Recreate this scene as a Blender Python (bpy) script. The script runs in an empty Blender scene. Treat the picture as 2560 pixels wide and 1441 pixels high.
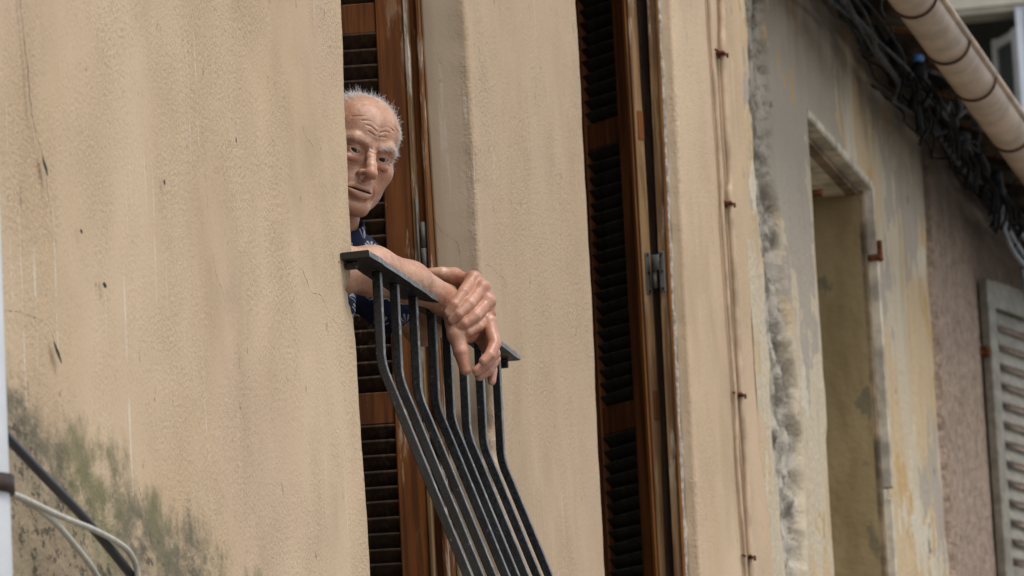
import bpy, math, random
import numpy as np
from mathutils import Vector, Matrix

# ------------------------------------------------------------------ camera, sky, sun, exposure
scene = bpy.context.scene
COL = scene.collection
R = math.radians

cam_d = bpy.data.cameras.new('camera')
cam = bpy.data.objects.new('camera', cam_d)
COL.objects.link(cam)
scene.camera = cam
cam_d.sensor_width = 36.0
cam_d.lens = 36.0 * 14000.0 / 2560.0
cam_d.clip_start = 0.1
cam_d.clip_end = 500.0
_pitch, _az, _roll = R(10.427), R(12.322), R(3.0)
_h = Vector((math.cos(_az), math.sin(_az), 0))
_r0 = Vector((math.sin(_az), -math.cos(_az), 0))
_f = _h * math.cos(_pitch) + Vector((0, 0, math.sin(_pitch)))
_u0 = -_h * math.sin(_pitch) + Vector((0, 0, math.cos(_pitch)))
CAM_R = _r0 * math.cos(_roll) - _u0 * math.sin(_roll)      # picture right
CAM_U = _r0 * math.sin(_roll) + _u0 * math.cos(_roll)      # picture up
CAM_B = -_f                                                # towards the camera
_m = Matrix((CAM_R, CAM_U, CAM_B)).transposed().to_4x4()
_m.translation = (-10.233, -2.567, -2.019)
cam.matrix_world = _m
cam_d.dof.use_dof = True
cam_d.dof.focus_distance = 11.05
cam_d.dof.aperture_fstop = 12.0

SUN_TO = Vector((-0.26, -0.46, 0.93)).normalized()          # towards the sun, behind bright cloud
world = bpy.data.worlds.new('World')
scene.world = world
world.use_nodes = True
wt = world.node_tree
wt.nodes.clear()
wo = wt.nodes.new('ShaderNodeOutputWorld')
wb = wt.nodes.new('ShaderNodeBackground')
sky = wt.nodes.new('ShaderNodeTexSky')
sky.sky_type = 'NISHITA'
sky.sun_disc = False
sky.sun_elevation = math.asin(SUN_TO.z)
sky.sun_rotation = math.atan2(SUN_TO.x, SUN_TO.y)
sky.air_density = 1.0
sky.dust_density = 1.5
hsv = wt.nodes.new('ShaderNodeHueSaturation')              # thin cloud: a paler, greyer sky
hsv.inputs['Saturation'].default_value = 0.30
wt.links.new(sky.outputs[0], hsv.inputs['Color'])
wt.links.new(hsv.outputs[0], wb.inputs[0])
wb.inputs[1].default_value = 0.14
wt.links.new(wb.outputs[0], wo.inputs[0])

sun_d = bpy.data.lights.new('sun', 'SUN')
sun_d.energy = 1.5
sun_d.angle = R(26)
sun_d.color = (1.0, 0.955, 0.89)
sun = bpy.data.objects.new('sun', sun_d)
COL.objects.link(sun)
sun.rotation_euler = (-SUN_TO).to_track_quat('-Z', 'Y').to_euler()
sun.location = SUN_TO * 30

scene.render.engine = 'CYCLES'
scene.cycles.use_denoising = True
scene.cycles.max_bounces = 8
scene.cycles.diffuse_bounces = 5
scene.view_settings.view_transform = 'Standard'
scene.view_settings.look = 'None'
scene.view_settings.exposure = 0.40
scene.view_settings.gamma = 1.0
scene.view_settings.use_curve_mapping = False

# ------------------------------------------------------------------ helpers
RNG = np.random.default_rng(7)
random.seed(11)


def _hash(ix, iy, iz, s):
    n = (ix * 374761393 + iy * 668265263 + iz * 2147483647 + s * 974711) & 0xFFFFFFFF
    n = ((n ^ (n >> 13)) * 1274126177) & 0xFFFFFFFF
    n = (n ^ (n >> 16)) & 0xFFFFFFFF
    return n.astype(np.float64) / 4294967295.0


def vnoise(p, scale=(1, 1, 1), seed=0, octaves=1):
    """value noise -1..1 at points p (n,3)"""
    p = np.asarray(p, float) * np.asarray(scale, float)
    tot = np.zeros(len(p)); amp = 1.0; norm = 0.0
    for o in range(octaves):
        q = p * (2.0 ** o) + 17.3 * o
        i = np.floor(q).astype(np.int64); f = q - i; f = f * f * (3 - 2 * f)
        acc = 0
        for dx in (0, 1):
            for dy in (0, 1):
                for dz in (0, 1):
                    w = (f[:, 0] if dx else 1 - f[:, 0]) * (f[:, 1] if dy else 1 - f[:, 1]) * (f[:, 2] if dz else 1 - f[:, 2])
                    acc = acc + w * _hash(i[:, 0] + dx, i[:, 1] + dy, i[:, 2] + dz, seed + o)
        tot += amp * (acc * 2 - 1); norm += amp; amp *= 0.5
    return tot / norm


def mesh_np(name, V, Fq, smooth=False):
    me = bpy.data.meshes.new(name)
    V = np.asarray(V, np.float32)
    if isinstance(Fq, np.ndarray) and Fq.ndim == 2:
        k = Fq.shape[1]; n = len(Fq)
        me.vertices.add(len(V)); me.vertices.foreach_set('co', V.ravel())
        me.loops.add(n * k); me.loops.foreach_set('vertex_index', Fq.astype(np.int32).ravel())
        me.polygons.add(n); me.polygons.foreach_set('loop_start', np.arange(0, n * k, k, dtype=np.int32))
        me.update(calc_edges=True); me.validate()
    else:
        me.from_pydata([tuple(v) for v in V], [], [tuple(int(i) for i in f) for f in Fq]); me.update()
    if smooth:
        me.polygons.foreach_set('use_smooth', np.ones(len(me.polygons), dtype=bool))
    return me


def link(name, me, mat=None, parent=None, loc=None):
    o = bpy.data.objects.new(name, me)
    COL.objects.link(o)
    if mat is not None and me is not None and not me.materials:
        me.materials.append(mat)
    if parent is not None:
        o.parent = parent
    if loc is not None:
        o.location = loc
    return o


def tag(o, label=None, cat=None, group=None, kind=None):
    if label: o['label'] = label
    if cat: o['category'] = cat
    if group: o['group'] = group
    if kind: o['kind'] = kind
    return o


def thing(name, label, cat, group=None, loc=(0, 0, 0)):
    o = link(name, None, loc=loc)
    o.empty_display_size = 0.1
    return tag(o, label, cat, group)


class MB:
    """collects simple shapes into ONE mesh"""
    def __init__(s): s.V = []; s.F = []
    def add(s, V, F):
        b = len(s.V); s.V += [tuple(v) for v in V]; s.F += [tuple(i + b for i in f) for f in F]; return s
    def box(s, c, size, M=None, bev=0.0):
        c = Vector(c); hx, hy, hz = [v / 2 for v in size]
        if bev <= 0:
            P = [Vector((x * hx, y * hy, z_ * hz)) for x in (-1, 1) for y in (-1, 1) for z_ in (-1, 1)]
            F = [(0, 1, 3, 2), (4, 6, 7, 5), (0, 4, 5, 1), (2, 3, 7, 6), (0, 2, 6, 4), (1, 5, 7, 3)]
        else:
            b = bev; P = []; idx = {}
            for x in (-1, 1):
                for y in (-1, 1):
                    for z_ in (-1, 1):
                        for ax in range(3):
                            v = [x * (hx - b), y * (hy - b), z_ * (hz - b)]
                            v[ax] = (x * hx, y * hy, z_ * hz)[ax]
                            idx[(x, y, z_, ax)] = len(P); P.append(Vector(v))
            g = lambda x, y, z_, a: idx[(x, y, z_, a)]
            F = []
            for sx in (-1, 1):
                q = [g(sx, -1, -1, 0), g(sx, 1, -1, 0), g(sx, 1, 1, 0), g(sx, -1, 1, 0)]; F.append(q if sx > 0 else q[::-1])
                q = [g(-1, sx, -1, 1), g(1, sx, -1, 1), g(1, sx, 1, 1), g(-1, sx, 1, 1)]; F.append(q[::-1] if sx > 0 else q)
                q = [g(-1, -1, sx, 2), g(1, -1, sx, 2), g(1, 1, sx, 2), g(-1, 1, sx, 2)]; F.append(q if sx > 0 else q[::-1])
            for a, b_ in ((-1, -1), (-1, 1), (1, -1), (1, 1)):
                s_ = a * b_
                q = [g(-1, a, b_, 1), g(-1, a, b_, 2), g(1, a, b_, 2), g(1, a, b_, 1)]; F.append(q if s_ > 0 else q[::-1])
                q = [g(a, -1, b_, 2), g(a, -1, b_, 0), g(a, 1, b_, 0), g(a, 1, b_, 2)]; F.append(q if s_ > 0 else q[::-1])
                q = [g(a, b_, -1, 0), g(a, b_, -1, 1), g(a, b_, 1, 1), g(a, b_, 1, 0)]; F.append(q if s_ > 0 else q[::-1])
            for x in (-1, 1):
                for y in (-1, 1):
                    for z_ in (-1, 1):
                        q = [g(x, y, z_, 0), g(x, y, z_, 1), g(x, y, z_, 2)]; F.append(q if x * y * z_ > 0 else q[::-1])
        if M is not None: P = [M @ v for v in P]
        return s.add([v + c for v in P], F)
    def tube(s, pts, rad, seg=10, caps=True, flat=None):
        pts = [Vector(p) for p in pts]; n = len(pts)
        rad = rad if hasattr(rad, '__len__') else [rad] * n
        T = [(pts[min(i + 1, n - 1)] - pts[max(i - 1, 0)]).normalized() for i in range(n)]
        ref = Vector((0, 0, 1)) if abs(T[0].z) < .9 else Vector((1, 0, 0))
        U = T[0].cross(ref).normalized(); V = []; F = []
        for i in range(n):
            U = (U - T[i] * U.dot(T[i])).normalized(); W = T[i].cross(U)
            for k in range(seg):
                a = 2 * math.pi * k / seg
                V.append(pts[i] + U * (math.cos(a) * rad[i]) + W * (math.sin(a) * rad[i]))
        for i in range(n - 1):
            for k in range(seg):
                F.append((i * seg + k, i * seg + (k + 1) % seg, (i + 1) * seg + (k + 1) % seg, (i + 1) * seg + k))
        if caps:
            F.append(tuple(range(seg))[::-1]); F.append(tuple((n - 1) * seg + k for k in range(seg)))
        return s.add(V, F)
    def build(s, name, mat, parent=None, smooth=False, loc=None):
        me = mesh_np(name, s.V, s.F, smooth)
        return link(name, me, mat, parent, loc)


def spline(pts, n):
    """Catmull-Rom through pts, n samples per span"""
    P = [Vector(p) for p in pts]; P = [P[0] * 2 - P[1]] + P + [P[-1] * 2 - P[-2]]; out = []
    for i in range(1, len(P) - 2):
        for k in range(n):
            t = k / n; a, b, c, d = P[i - 1], P[i], P[i + 1], P[i + 2]
            out.append(.5 * ((2 * b) + (c - a) * t + (2 * a - 5 * b + 4 * c - d) * t * t + (3 * b - a - 3 * c + d) * t ** 3))
    out.append(P[-2]); return out


# ------------------------------------------------------------------ node helper
class NT:
    def __init__(s, name):
        s.m = bpy.data.materials.new(name); s.m.use_nodes = True; s.t = s.m.node_tree; s.t.nodes.clear()
        s.out = s.t.nodes.new('ShaderNodeOutputMaterial'); s.b = s.t.nodes.new('ShaderNodeBsdfPrincipled')
        s.t.links.new(s.b.outputs[0], s.out.inputs[0])
        s.pos = s.t.nodes.new('ShaderNodeNewGeometry').outputs['Position']
    def set(s, sock, v):
        if isinstance(v, bpy.types.NodeSocket): s.t.links.new(v, sock)
        elif isinstance(v, (tuple, list)) and len(v) == 3 and sock.type == 'RGBA': sock.default_value = (*v, 1)
        else: sock.default_value = v
        return s
    def P(s, **kw):
        for k, v in kw.items(): s.set(s.b.inputs[k.replace('_', ' ')], v)
        return s
    def math(s, op, a, b=0.0, c=None, clamp=False):
        n = s.t.nodes.new('ShaderNodeMath'); n.operation = op; n.use_clamp = clamp
        s.set(n.inputs[0], a); s.set(n.inputs[1], b)
        if c is not None: s.set(n.inputs[2], c)
        return n.outputs[0]
    def vscale(s, v, sc, off=(0, 0, 0)):
        n = s.t.nodes.new('ShaderNodeMapping'); s.set(n.inputs['Vector'], v)
        n.inputs['Scale'].default_value = sc; n.inputs['Location'].default_value = off
        return n.outputs[0]
    def noise(s, sc=(1, 1, 1), scale=1.0, detail=2.0, rough=.5, vec=None, off=(0, 0, 0), dist=0.0):
        n = s.t.nodes.new('ShaderNodeTexNoise')
        s.set(n.inputs['Vector'], s.vscale(vec or s.pos, sc, off)); n.inputs['Scale'].default_value = scale
        n.inputs['Detail'].default_value = detail; n.inputs['Roughness'].default_value = rough; n.inputs['Distortion'].default_value = dist
        return n.outputs['Fac']
    def vor(s, sc=(1, 1, 1), scale=1.0, feature='F1', vec=None, out='Distance'):
        n = s.t.nodes.new('ShaderNodeTexVoronoi'); n.feature = feature
        s.set(n.inputs['Vector'], s.vscale(vec or s.pos, sc)); n.inputs['Scale'].default_value = scale
        return n.outputs[out]
    def ramp(s, f, a, b, lo=0.0, hi=1.0):
        n = s.t.nodes.new('ShaderNodeMapRange'); n.interpolation_type = 'SMOOTHSTEP'
        s.set(n.inputs[0], f); n.inputs[1].default_value = a; n.inputs[2].default_value = b; n.inputs[3].default_value = lo; n.inputs[4].default_value = hi
        return n.outputs[0]
    def mix(s, f, a, b, mode='MIX'):
        n = s.t.nodes.new('ShaderNodeMix'); n.data_type = 'RGBA'; n.blend_type = mode
        s.set(n.inputs[0], f); s.set(n.inputs[6], a); s.set(n.inputs[7], b)
        return n.outputs[2]
    def xyz(s, v=None):
        n = s.t.nodes.new('ShaderNodeSeparateXYZ'); s.set(n.inputs[0], v or s.pos); return n.outputs
    def bump(s, h, dist, strength=1.0, prev=None):
        n = s.t.nodes.new('ShaderNodeBump'); s.set(n.inputs['Height'], h)
        n.inputs['Distance'].default_value = dist; n.inputs['Strength'].default_value = strength
        if prev is not None: s.set(n.inputs['Normal'], prev)
        return n.outputs[0]
    def attr(s, name, out='Fac'):
        n = s.t.nodes.new('ShaderNodeAttribute'); n.attribute_name = name; return n.outputs[out]
    def obj(s):
        return s.t.nodes.new('ShaderNodeTexCoord').outputs['Object']
    def rnd(s):
        return s.t.nodes.new('ShaderNodeObjectInfo').outputs['Random']
# ------------------------------------------------------------------ materials


def plaster(name, stain=False):
    """warm ochre render: fine grain, faint vertical streaks, lime runs; optional mould stain low on the wall"""
    n = NT(name)
    x, y, z = n.xyz()
    big = n.noise((1.0, 1.0, .55), 1.7, 3, .6)
    c = n.mix(n.ramp(big, .36, .66), (.560, .412, .262), (.640, .485, .328))
    pink = n.noise((1.6, 1.6, 1.0), 1.3, 2, .5, off=(3, 1, 7))
    c = n.mix(n.ramp(pink, .5, .72, 0, .6), c, (.590, .430, .305))
    # the stretch between the windows has weathered greyer
    c = n.mix(n.math('MULTIPLY', n.ramp(x, .2, 1.2), n.ramp(x, 3.2, 2.4, 0, .45)), c, (.385, .285, .190))
    st = n.noise((2.2, 2.2, 1.2), 1.0, 5, .6, off=(5, 0, 2))
    c = n.mix(n.ramp(st, .46, .74, 0, .55), c, (.375, .272, .175))
    st2 = n.noise((7, 7, 2.2), 1.0, 4, .6, off=(1, 9, 4))
    c = n.mix(n.ramp(st2, .56, .72, 0, .20), c, (.60, .480, .35))
    # lime runs: narrow, long, only in some places
    dm = n.noise((2.2, 2.2, 1.3), 1.0, 1, .5, off=(8, 2, 0))
    dr = n.noise((70, 70, 1.25), 1.0, 2, .4, off=(2, 2, 9))
    dr = n.math('MULTIPLY', n.math('MULTIPLY', n.ramp(dr, .660, .700), n.ramp(dm, .46, .60)), n.ramp(n.noise((8, 8, 7), 1.0, 3, .6, off=(5, 5, 5)), .42, .56))
    c = n.mix(n.math('MULTIPLY', dr, .62), c, (.74, .67, .57))
    # grain
    g = n.noise((1, 1, 1), 120, 4, .72)
    sc_ = n.math('MULTIPLY', n.math('SUBTRACT', 1.0, n.math('MULTIPLY', n.attr('smooth_coat'), .85)), n.ramp(n.noise((2.4, 2.4, 1.6), 1.0, 3, .6, off=(6, 6, 6)), .34, .62, .30, 1.25))
    c = n.mix(n.math('MULTIPLY', n.ramp(g, .32, .50, .36, 0), sc_), c, (.255, .18, .115))
    g2 = n.noise((1, 1, 1), 75, 3, .65, off=(3, 3, 3))
    c = n.mix(n.math('MULTIPLY', n.ramp(g2, .54, .70, 0, .28), sc_), c, (.70, .57, .42))
    pit = n.noise((26, 26, 14), 1.0, 4, .7, off=(7, 7, 1))
    c = n.mix(n.ramp(pit, .63, .70, 0, .6), c, (.20, .15, .10))
    if stain:
        # mould creeping up from the lower left: dark ragged front, blotchy peeled render behind it
        edge = n.math('MULTIPLY_ADD', x, -.118, -.800)
        rag = n.noise((3.2, 3.2, 3.0), 1.0, 6, .66, off=(4, 0, 3))
        edge = n.math('ADD', edge, n.math('MULTIPLY_ADD', rag, .60, -.30))
        f = n.math('SUBTRACT', edge, z)
        m = n.ramp(f, -.03, .07)
        mo = n.noise((7, 7, 13), 1.0, 6, .72, off=(0, 5, 5))
        front = n.ramp(f, .24, .08, .38, 1.0)
        dens = n.math('MULTIPLY', n.math('MULTIPLY', m, n.ramp(mo, .30, .54)), front)
        hue = n.noise((4, 4, 2.4), 1.0, 3, .5, off=(9, 1, 1))
        mc = n.mix(n.ramp(hue, .42, .62), (.140, .128, .088), (.170, .165, .078))
        inner = n.ramp(f, .08, .22, 0, .55)
        c = n.mix(inner, c, (.335, .270, .185))
        c = n.mix(n.math('MULTIPLY', dens, .92), c, mc)
        deep = n.math('MULTIPLY', n.ramp(f, .04, .16), n.ramp(n.noise((20, 20, 34), 1.0, 6, .75, off=(2, 8, 8)), .515, .575))
        c = n.mix(n.math('MULTIPLY', deep, .85), c, (.060, .052, .038))
        peel = n.math('MULTIPLY', n.ramp(f, .06, .16), n.ramp(n.noise((13, 13, 24), 1.0, 6, .75, off=(6, 2, 2)), .535, .575))
        c = n.mix(n.math('MULTIPLY', peel, .65), c, (.44, .345, .235))
    c = n.mix(n.math('MULTIPLY', n.attr('smooth_coat'), .55), c, (.585, .470, .340))
    n.P(Base_Color=c, Roughness=.92)
    n.set(n.b.inputs['Specular IOR Level'], .25)
    b1 = n.bump(n.math('MULTIPLY', n.noise((1, 1, 1), 125, 4, .68), sc_), .0042, .75)
    b2 = n.bump(n.math('MULTIPLY', n.noise((1, 1, 1), 22, 3, .55), sc_), .0025, .35, b1)
    n.P(Normal=b2)
    return n.m


def wood(name, base, dark, worn=None, wear=.5, rough=.78):
    n = NT(name)
    gr = n.noise((60, 60, 2.2), 1.0, 4, .6)
    c = n.mix(n.ramp(gr, .42, .60), base, dark)
    bl = n.noise((9, 9, 3.0), 1.0, 3, .6, off=(2, 5, 1))
    c = n.mix(n.ramp(bl, .42, .70, 0, .7), c, dark)
    if worn:
        w = n.noise((38, 38, 5), 1.0, 5, .7, off=(7, 1, 4))
        w2 = n.noise((3, 3, 1.5), 1.0, 2, .5, off=(1, 1, 9))
        f = n.math('MULTIPLY', n.ramp(w, .60 - .12 * wear, .66), n.ramp(w2, .62 - .3 * wear, .75 - .2 * wear))
        c = n.mix(f, c, worn)
    n.P(Base_Color=c, Roughness=rough)
    n.set(n.b.inputs['Specular IOR Level'], .22)
    n.P(Normal=n.bump(n.noise((90, 90, 3), 1.0, 4, .65), .0012, .6))
    return n.m


def metal_paint(name, base, chip, rough=.45, amount=.62, scale=90):
    n = NT(name)
    a = n.noise((1, 1, 1), scale, 4, .65)
    b = n.noise((1, 1, 1), 9, 3, .6, off=(3, 3, 3))
    c = n.mix(n.ramp(b, .4, .7, 0, .6), base, tuple(min(1, v * 2.2 + .006) for v in base))
    c = n.mix(n.math('MULTIPLY', n.ramp(a, amount, amount + .06), .75), c, chip)
    n.P(Base_Color=c, Roughness=n.ramp(a, .3, .7, rough - .1, rough + .2))
    n.P(Normal=n.bump(n.noise((1, 1, 1), 120, 3, .6), .0009, .7))
    return n.m


def plain(name, col, rough=.6, spec=.5, var=.12, scale=40, bump=0.0):
    n = NT(name)
    a = n.noise((1, 1, 1), scale, 3, .6)
    d = tuple(v * (1 - var * 2) for v in col); e = tuple(min(1, v * (1 + var)) for v in col)
    n.P(Base_Color=n.mix(n.ramp(a, .3, .7), d, e), Roughness=rough)
    n.set(n.b.inputs['Specular IOR Level'], spec)
    if bump: n.P(Normal=n.bump(a, bump, .6))
    return n.m


def old_wall(name):
    """many-times patched facade: cream lime, ochre, grey cement, dirt running down"""
    n = NT(name)
    x, y, z = n.xyz()
    a = n.noise((1.3, 1.3, .8), 1.0, 4, .6)
    c = n.mix(n.ramp(a, .47, .50), (.560, .470, .335), (.560, .420, .250))
    wet = n.noise((5, 5, .8), 1.0, 4, .6, off=(1, 6, 3))
    c = n.mix(n.ramp(wet, .50, .74, 0, .50), c, (.36, .275, .175))
    b = n.noise((1.4, 1.4, 1.1), 1.0, 6, .62, off=(4, 4, 4))
    b = n.math('ADD', b, n.math('MULTIPLY_ADD', z, .070, -.075))
    c = n.mix(n.ramp(b, .530, .538), c, (.400, .345, .275))
    b2 = n.noise((1.7, 1.7, 1.5), 1.0, 6, .62, off=(7, 1, 2))
    b2 = n.math('ADD', b2, n.ramp(x, 6.6, 7.4, 0, .05))
    c = n.mix(n.ramp(b2, .600, .606), c, (.520, .350, .160))
    d = n.noise((2.2, 2.2, 1.6), 1.0, 6, .62, off=(8, 2, 6))
    c = n.mix(n.ramp(d, .590, .598), c, (.600, .525, .400))
    c = n.mix(n.ramp(n.noise((22, 22, 3), 1.0, 3, .6), .5, .75, 0, .35), c, (.30, .23, .15))
    ed = n.noise((4, 4, 3.5), 1.0, 6, .72, off=(2, 2, 7))
    c = n.mix(n.ramp(ed, .640, .652, 0, .8), c, (.11, .085, .06))
    # soot under the eaves where the cables run
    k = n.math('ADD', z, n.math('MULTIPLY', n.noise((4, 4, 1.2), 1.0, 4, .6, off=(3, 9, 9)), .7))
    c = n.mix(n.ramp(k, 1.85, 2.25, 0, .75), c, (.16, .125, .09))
    r = n.attr('rough')
    rc = n.mix(n.ramp(n.noise((11, 11, 16), 1.0, 6, .72), .40, .60), (.15, .128, .100), (.47, .42, .345))
    c = n.mix(r, c, rc)
    n.P(Base_Color=c, Roughness=.95)
    n.P(Normal=n.bump(n.noise((1, 1, 1), 38, 5, .65), .012, .7))
    return n.m


M = {}
M['plaster'] = plaster('ochre_plaster', True)
M['old'] = old_wall('patched_plaster')
M['shutter'] = wood('varnished_wood', (.175, .058, .015), (.085, .028, .008), (.30, .20, .12), .15)
M['stile'] = wood('worn_varnished_wood', (.225, .074, .016), (.105, .034, .009), (.44, .33, .22), .36)
M['slat'] = wood('slat_wood', (.060, .032, .017), (.030, .017, .010), (.15, .11, .075), .3, .7)
M['slat_grey'] = wood('slat_grey_wood', (.040, .038, .030), (.022, .020, .016), (.10, .10, .08), .3, .6)
M['frame'] = wood('frame_wood', (.190, .078, .023), (.090, .035, .011), (.54, .47, .38), .80)
M['frame_grey'] = wood('weathered_frame_wood', (.270, .160, .072), (.135, .070, .030), (.52, .46, .37), .62)
M['orange'] = wood('orange_wood', (.300, .120, .028), (.160, .060, .016), (.50, .40, .30), .2)
M['paint_edge'] = plain('flaking_paint', (.56, .51, .44), .8, .3, .25, 60, .002)
M['iron'] = metal_paint('black_iron', (.0085, .0098, .0115), (.20, .205, .20), .28, .66, 100)
M['iron_worn_sheen'] = metal_paint('worn_sheen_iron', (.085, .090, .092), (.26, .265, .26), .45, .52, 60)  # lighter grey: sky sheen painted on bar fronts, wear on the handrail edge
M['rail'] = metal_paint('handrail_iron', (.0055, .0062, .0062), (.20, .205, .19), .55, .60, 80)
M['steel'] = metal_paint('dull_steel', (.085, .085, .078), (.10, .06, .04), .5, .62, 60)
M['rust'] = plain('rust', (.150, .052, .022), .9, .2, .35, 70, .002)
M['white_pipe'] = plain('white_plastic', (.70, .73, .76), .4, .5, .04, 12)
M['clamp'] = plain('brown_clamp', (.055, .038, .032), .6, .4, .2)
M['white_cable'] = plain('cream_cable', (.52, .50, .43), .5, .5, .08)
M['dark_cable'] = plain('blue_black_cable', (.010, .012, .022), .42, .5, .1)
M['black_cable'] = plain('black_cable', (.0060, .0060, .0068), .7, .18, .3, 20)
M['grey_wire'] = plain('grey_wire', (.24, .26, .29), .35, .5, .1)
M['blue_tape'] = plain('blue_tape', (.06, .20, .50), .5, .4, .1)
M['gutter'] = plain('beige_gutter', (.52, .400, .300), .45, .42, .13, 9)
M['gutter_ring'] = plain('gutter_hook', (.075, .035, .018), .6, .4, .25)
M['eave'] = plain('eave_board', (.085, .072, .052), .9, .2, .3, 14, .004)
M['wall_cable'] = plain('painted_cable', (.500, .375, .260), .75, .3, .12, 14)
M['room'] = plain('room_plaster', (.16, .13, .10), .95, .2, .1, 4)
M['grey_shutter'] = plain('grey_shutter_paint', (.225, .205, .165), .55, .4, .14, 25, .001)
M['olive'] = None
# ------------------------------------------------------------------ ground
def _ground():
    n = NT('street_stone')
    c = n.mix(n.ramp(n.noise((1, 1, 1), 3, 4, .6), .35, .65), (.13, .12, .105), (.19, .175, .155))
    n.P(Base_Color=c, Roughness=.9)
    n.P(Normal=n.bump(n.noise((1, 1, 1), 12, 4, .6), .01, .6))
    s = 300.0
    o = link('street', mesh_np('street', [(-s, -s, -3.7), (s, -s, -3.7), (s, s, -3.7), (-s, s, -3.7)], [(0, 1, 2, 3)]), n.m)
    tag(o, kind='structure')
_ground()

# ------------------------------------------------------------------ the ochre house: facade with two tall windows
house = thing('house', 'ochre plastered house with two tall shuttered windows, man leaning out of one', 'house')


def sweep(profile, zs, seed, name=None):
    """profile(z) -> list of (x, y); returns verts, quads, faces seen from -y"""
    rows = [profile(z) for z in zs]
    n = len(rows[0])
    V = np.array([(x, y, z) for z, r in zip(zs, rows) for x, y in r])
    i = np.arange(len(zs) - 1)[:, None] * n + np.arange(n - 1)[None]
    F = np.stack([i, i + 1, i + 1 + n, i + n], -1).reshape(-1, 4)
    return V, F


def zlevels(lo, hi, a, b, fine, coarse):
    out = list(np.arange(lo, a, coarse)) + list(np.arange(a, b, fine)) + list(np.arange(b, hi + 1e-6, coarse))
    return np.array(out)


ZS = zlevels(-3.7, 3.3, -1.05, 1.75, .011, .12)


def wob(z, seed, amp=1.0):
    p = np.array([[0.0, 0.0, z]])
    return amp * (vnoise(p, (1, 1, 5), seed)[0] * .0045 + vnoise(p, (1, 1, 22), seed + 5)[0] * .0022 + vnoise(p, (1, 1, 70), seed + 9)[0] * .0011)


def lerp(z, zs, xs): return float(np.interp(z, zs, xs))


JAMB = .34


def left_corner(z): return lerp(z, [-.9, -.6, -.25, .02, .53, 1.0], [.137, .129, .113, .103, .096, .094]) + wob(z, 3)
def pier_base(z): return lerp(z, [-.9, -.5, -.17, .2, .77, 1.4], [1.300, 1.285, 1.262, 1.236, 1.208, 1.198])
def pier_left(z): return pier_base(z) + wob(z, 21, .45)
def pier_right(z): return lerp(z, [-.5, 0, 1.0, 1.6], [2.374, 2.380, 2.390, 2.392]) + wob(z, 35)
def last_left(z): return lerp(z, [-.5, .5, 1.4], [3.565, 3.60, 3.655]) + wob(z, 41, .35)
def last_right(z): return 4.66 + wob(z, 57, 3.0) + .03 * float(vnoise([[0, 0, z]], (1, 1, 2.2), 60)[0])


def arc(cx, cy, r, a0, a1, n):
    return [(cx + r * math.cos(a), cy + r * math.sin(a)) for a in np.linspace(a0, a1, n)]


def prof_left(z):
    c = left_corner(z); r = .014
    xs = list(np.arange(-6.0, -2.6, .4)) + list(np.linspace(-2.6, c - r - .02, 90))
    return [(x, 0) for x in xs] + arc(c - r, r, r, -math.pi / 2, 0, 6) + [(c + .004, .03), (c + .008, .07), (c + .01, .2), (c + .01, JAMB)]


def prof_pier(z):
    a, b, g0 = pier_left(z), pier_right(z), pier_base(z); r = .013
    L = [(1.60, JAMB), (1.36, .20), (1.33, .108), (g0 + .03, .104), (g0 + .002, .101), (g0, .095), (g0, .07), (g0 * .75 + a * .25, .045), (g0 * .3 + a * .7, .026)] + arc(a + r, r, r, math.pi, 1.5 * math.pi, 7)
    return L + [(x, 0) for x in np.linspace(a + r + .02, b - .03, 44)] + arc(b - .012, .012, .012, -math.pi / 2, 0, 5) + [(b, .1), (b, JAMB)]


def prof_last(z):
    a, b = last_left(z), last_right(z); r = .012
    L = [(a + .42, JAMB + .1), (a + .16, .16), (a + .07, .10), (a + .06, .0385), (a, .036), (a, .028)] + arc(a + r, r, r, math.pi, 1.5 * math.pi, 5)
    return L + [(x, 0) for x in np.linspace(a + r + .02, b - .02, 40)] + [(b - .006, .002), (b, .008), (b + .004, .03), (b + .004, .1)]


VV, FF, off = [], [], 0
for pf, sd in ((prof_left, 1), (prof_pier, 2), (prof_last, 3)):
    v, f = sweep(pf, ZS, sd)
    # gentle hand-trowelled unevenness, plus the crumbled spot under the railing end
    dy = vnoise(v, (2.2, 2.2, 1.7), 70 + sd, 2) * .005 + vnoise(v, (9, 9, 9), 80 + sd, 2) * .0016
    v[:, 1] += dy * (v[:, 1] < .05)
    if sd == 1:
        d = np.sqrt(((v[:, 0] - .10) / .075) ** 2 + ((v[:, 2] + .055) / .075) ** 2)
        m = np.clip(1.15 - d, 0, 1)
        cr = vnoise(v, (45, 45, 45), 5, 3)
        v[:, 1] += m * (.010 + .014 * cr) * (v[:, 1] < .03)
        v[:, 0] -= m * (.004 + .010 * np.clip(cr, 0, 1))
    if sd == 2:
        for cx, cz in ((1.262, -.155), (1.27, -.20)):
            d = np.sqrt(((v[:, 0] - cx) / .05) ** 2 + ((v[:, 2] - cz) / .03) ** 2)
            m = np.clip(1.1 - d, 0, 1); v[:, 0] += m * .018; v[:, 1] += m * .012
    VV.append(v); FF.append(f + off); off += len(v)
mb = MB()
for (x0, x1) in ((.08, 1.34), (2.36, 3.70)):                # masonry above and below the two windows
    mb.box(((x0 + x1) / 2, .173, -2.38), (x1 - x0, .34, 2.64))
    mb.box(((x0 + x1) / 2, .173, 2.53), (x1 - x0, .34, 1.54))
v = np.array(mb.V); f = np.array(mb.F); VV.append(v); FF.append(f + off); off += len(v)
VA = np.vstack(VV); me = mesh_np('wall', VA, np.vstack(FF), True)
at = me.attributes.new('smooth_coat', 'FLOAT', 'POINT'); at.data.foreach_set('value', np.clip((VA[:, 1] - .010) / .02, 0, 1).astype(np.float32))
wall = link('wall', me, M['plaster'], house)

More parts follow.
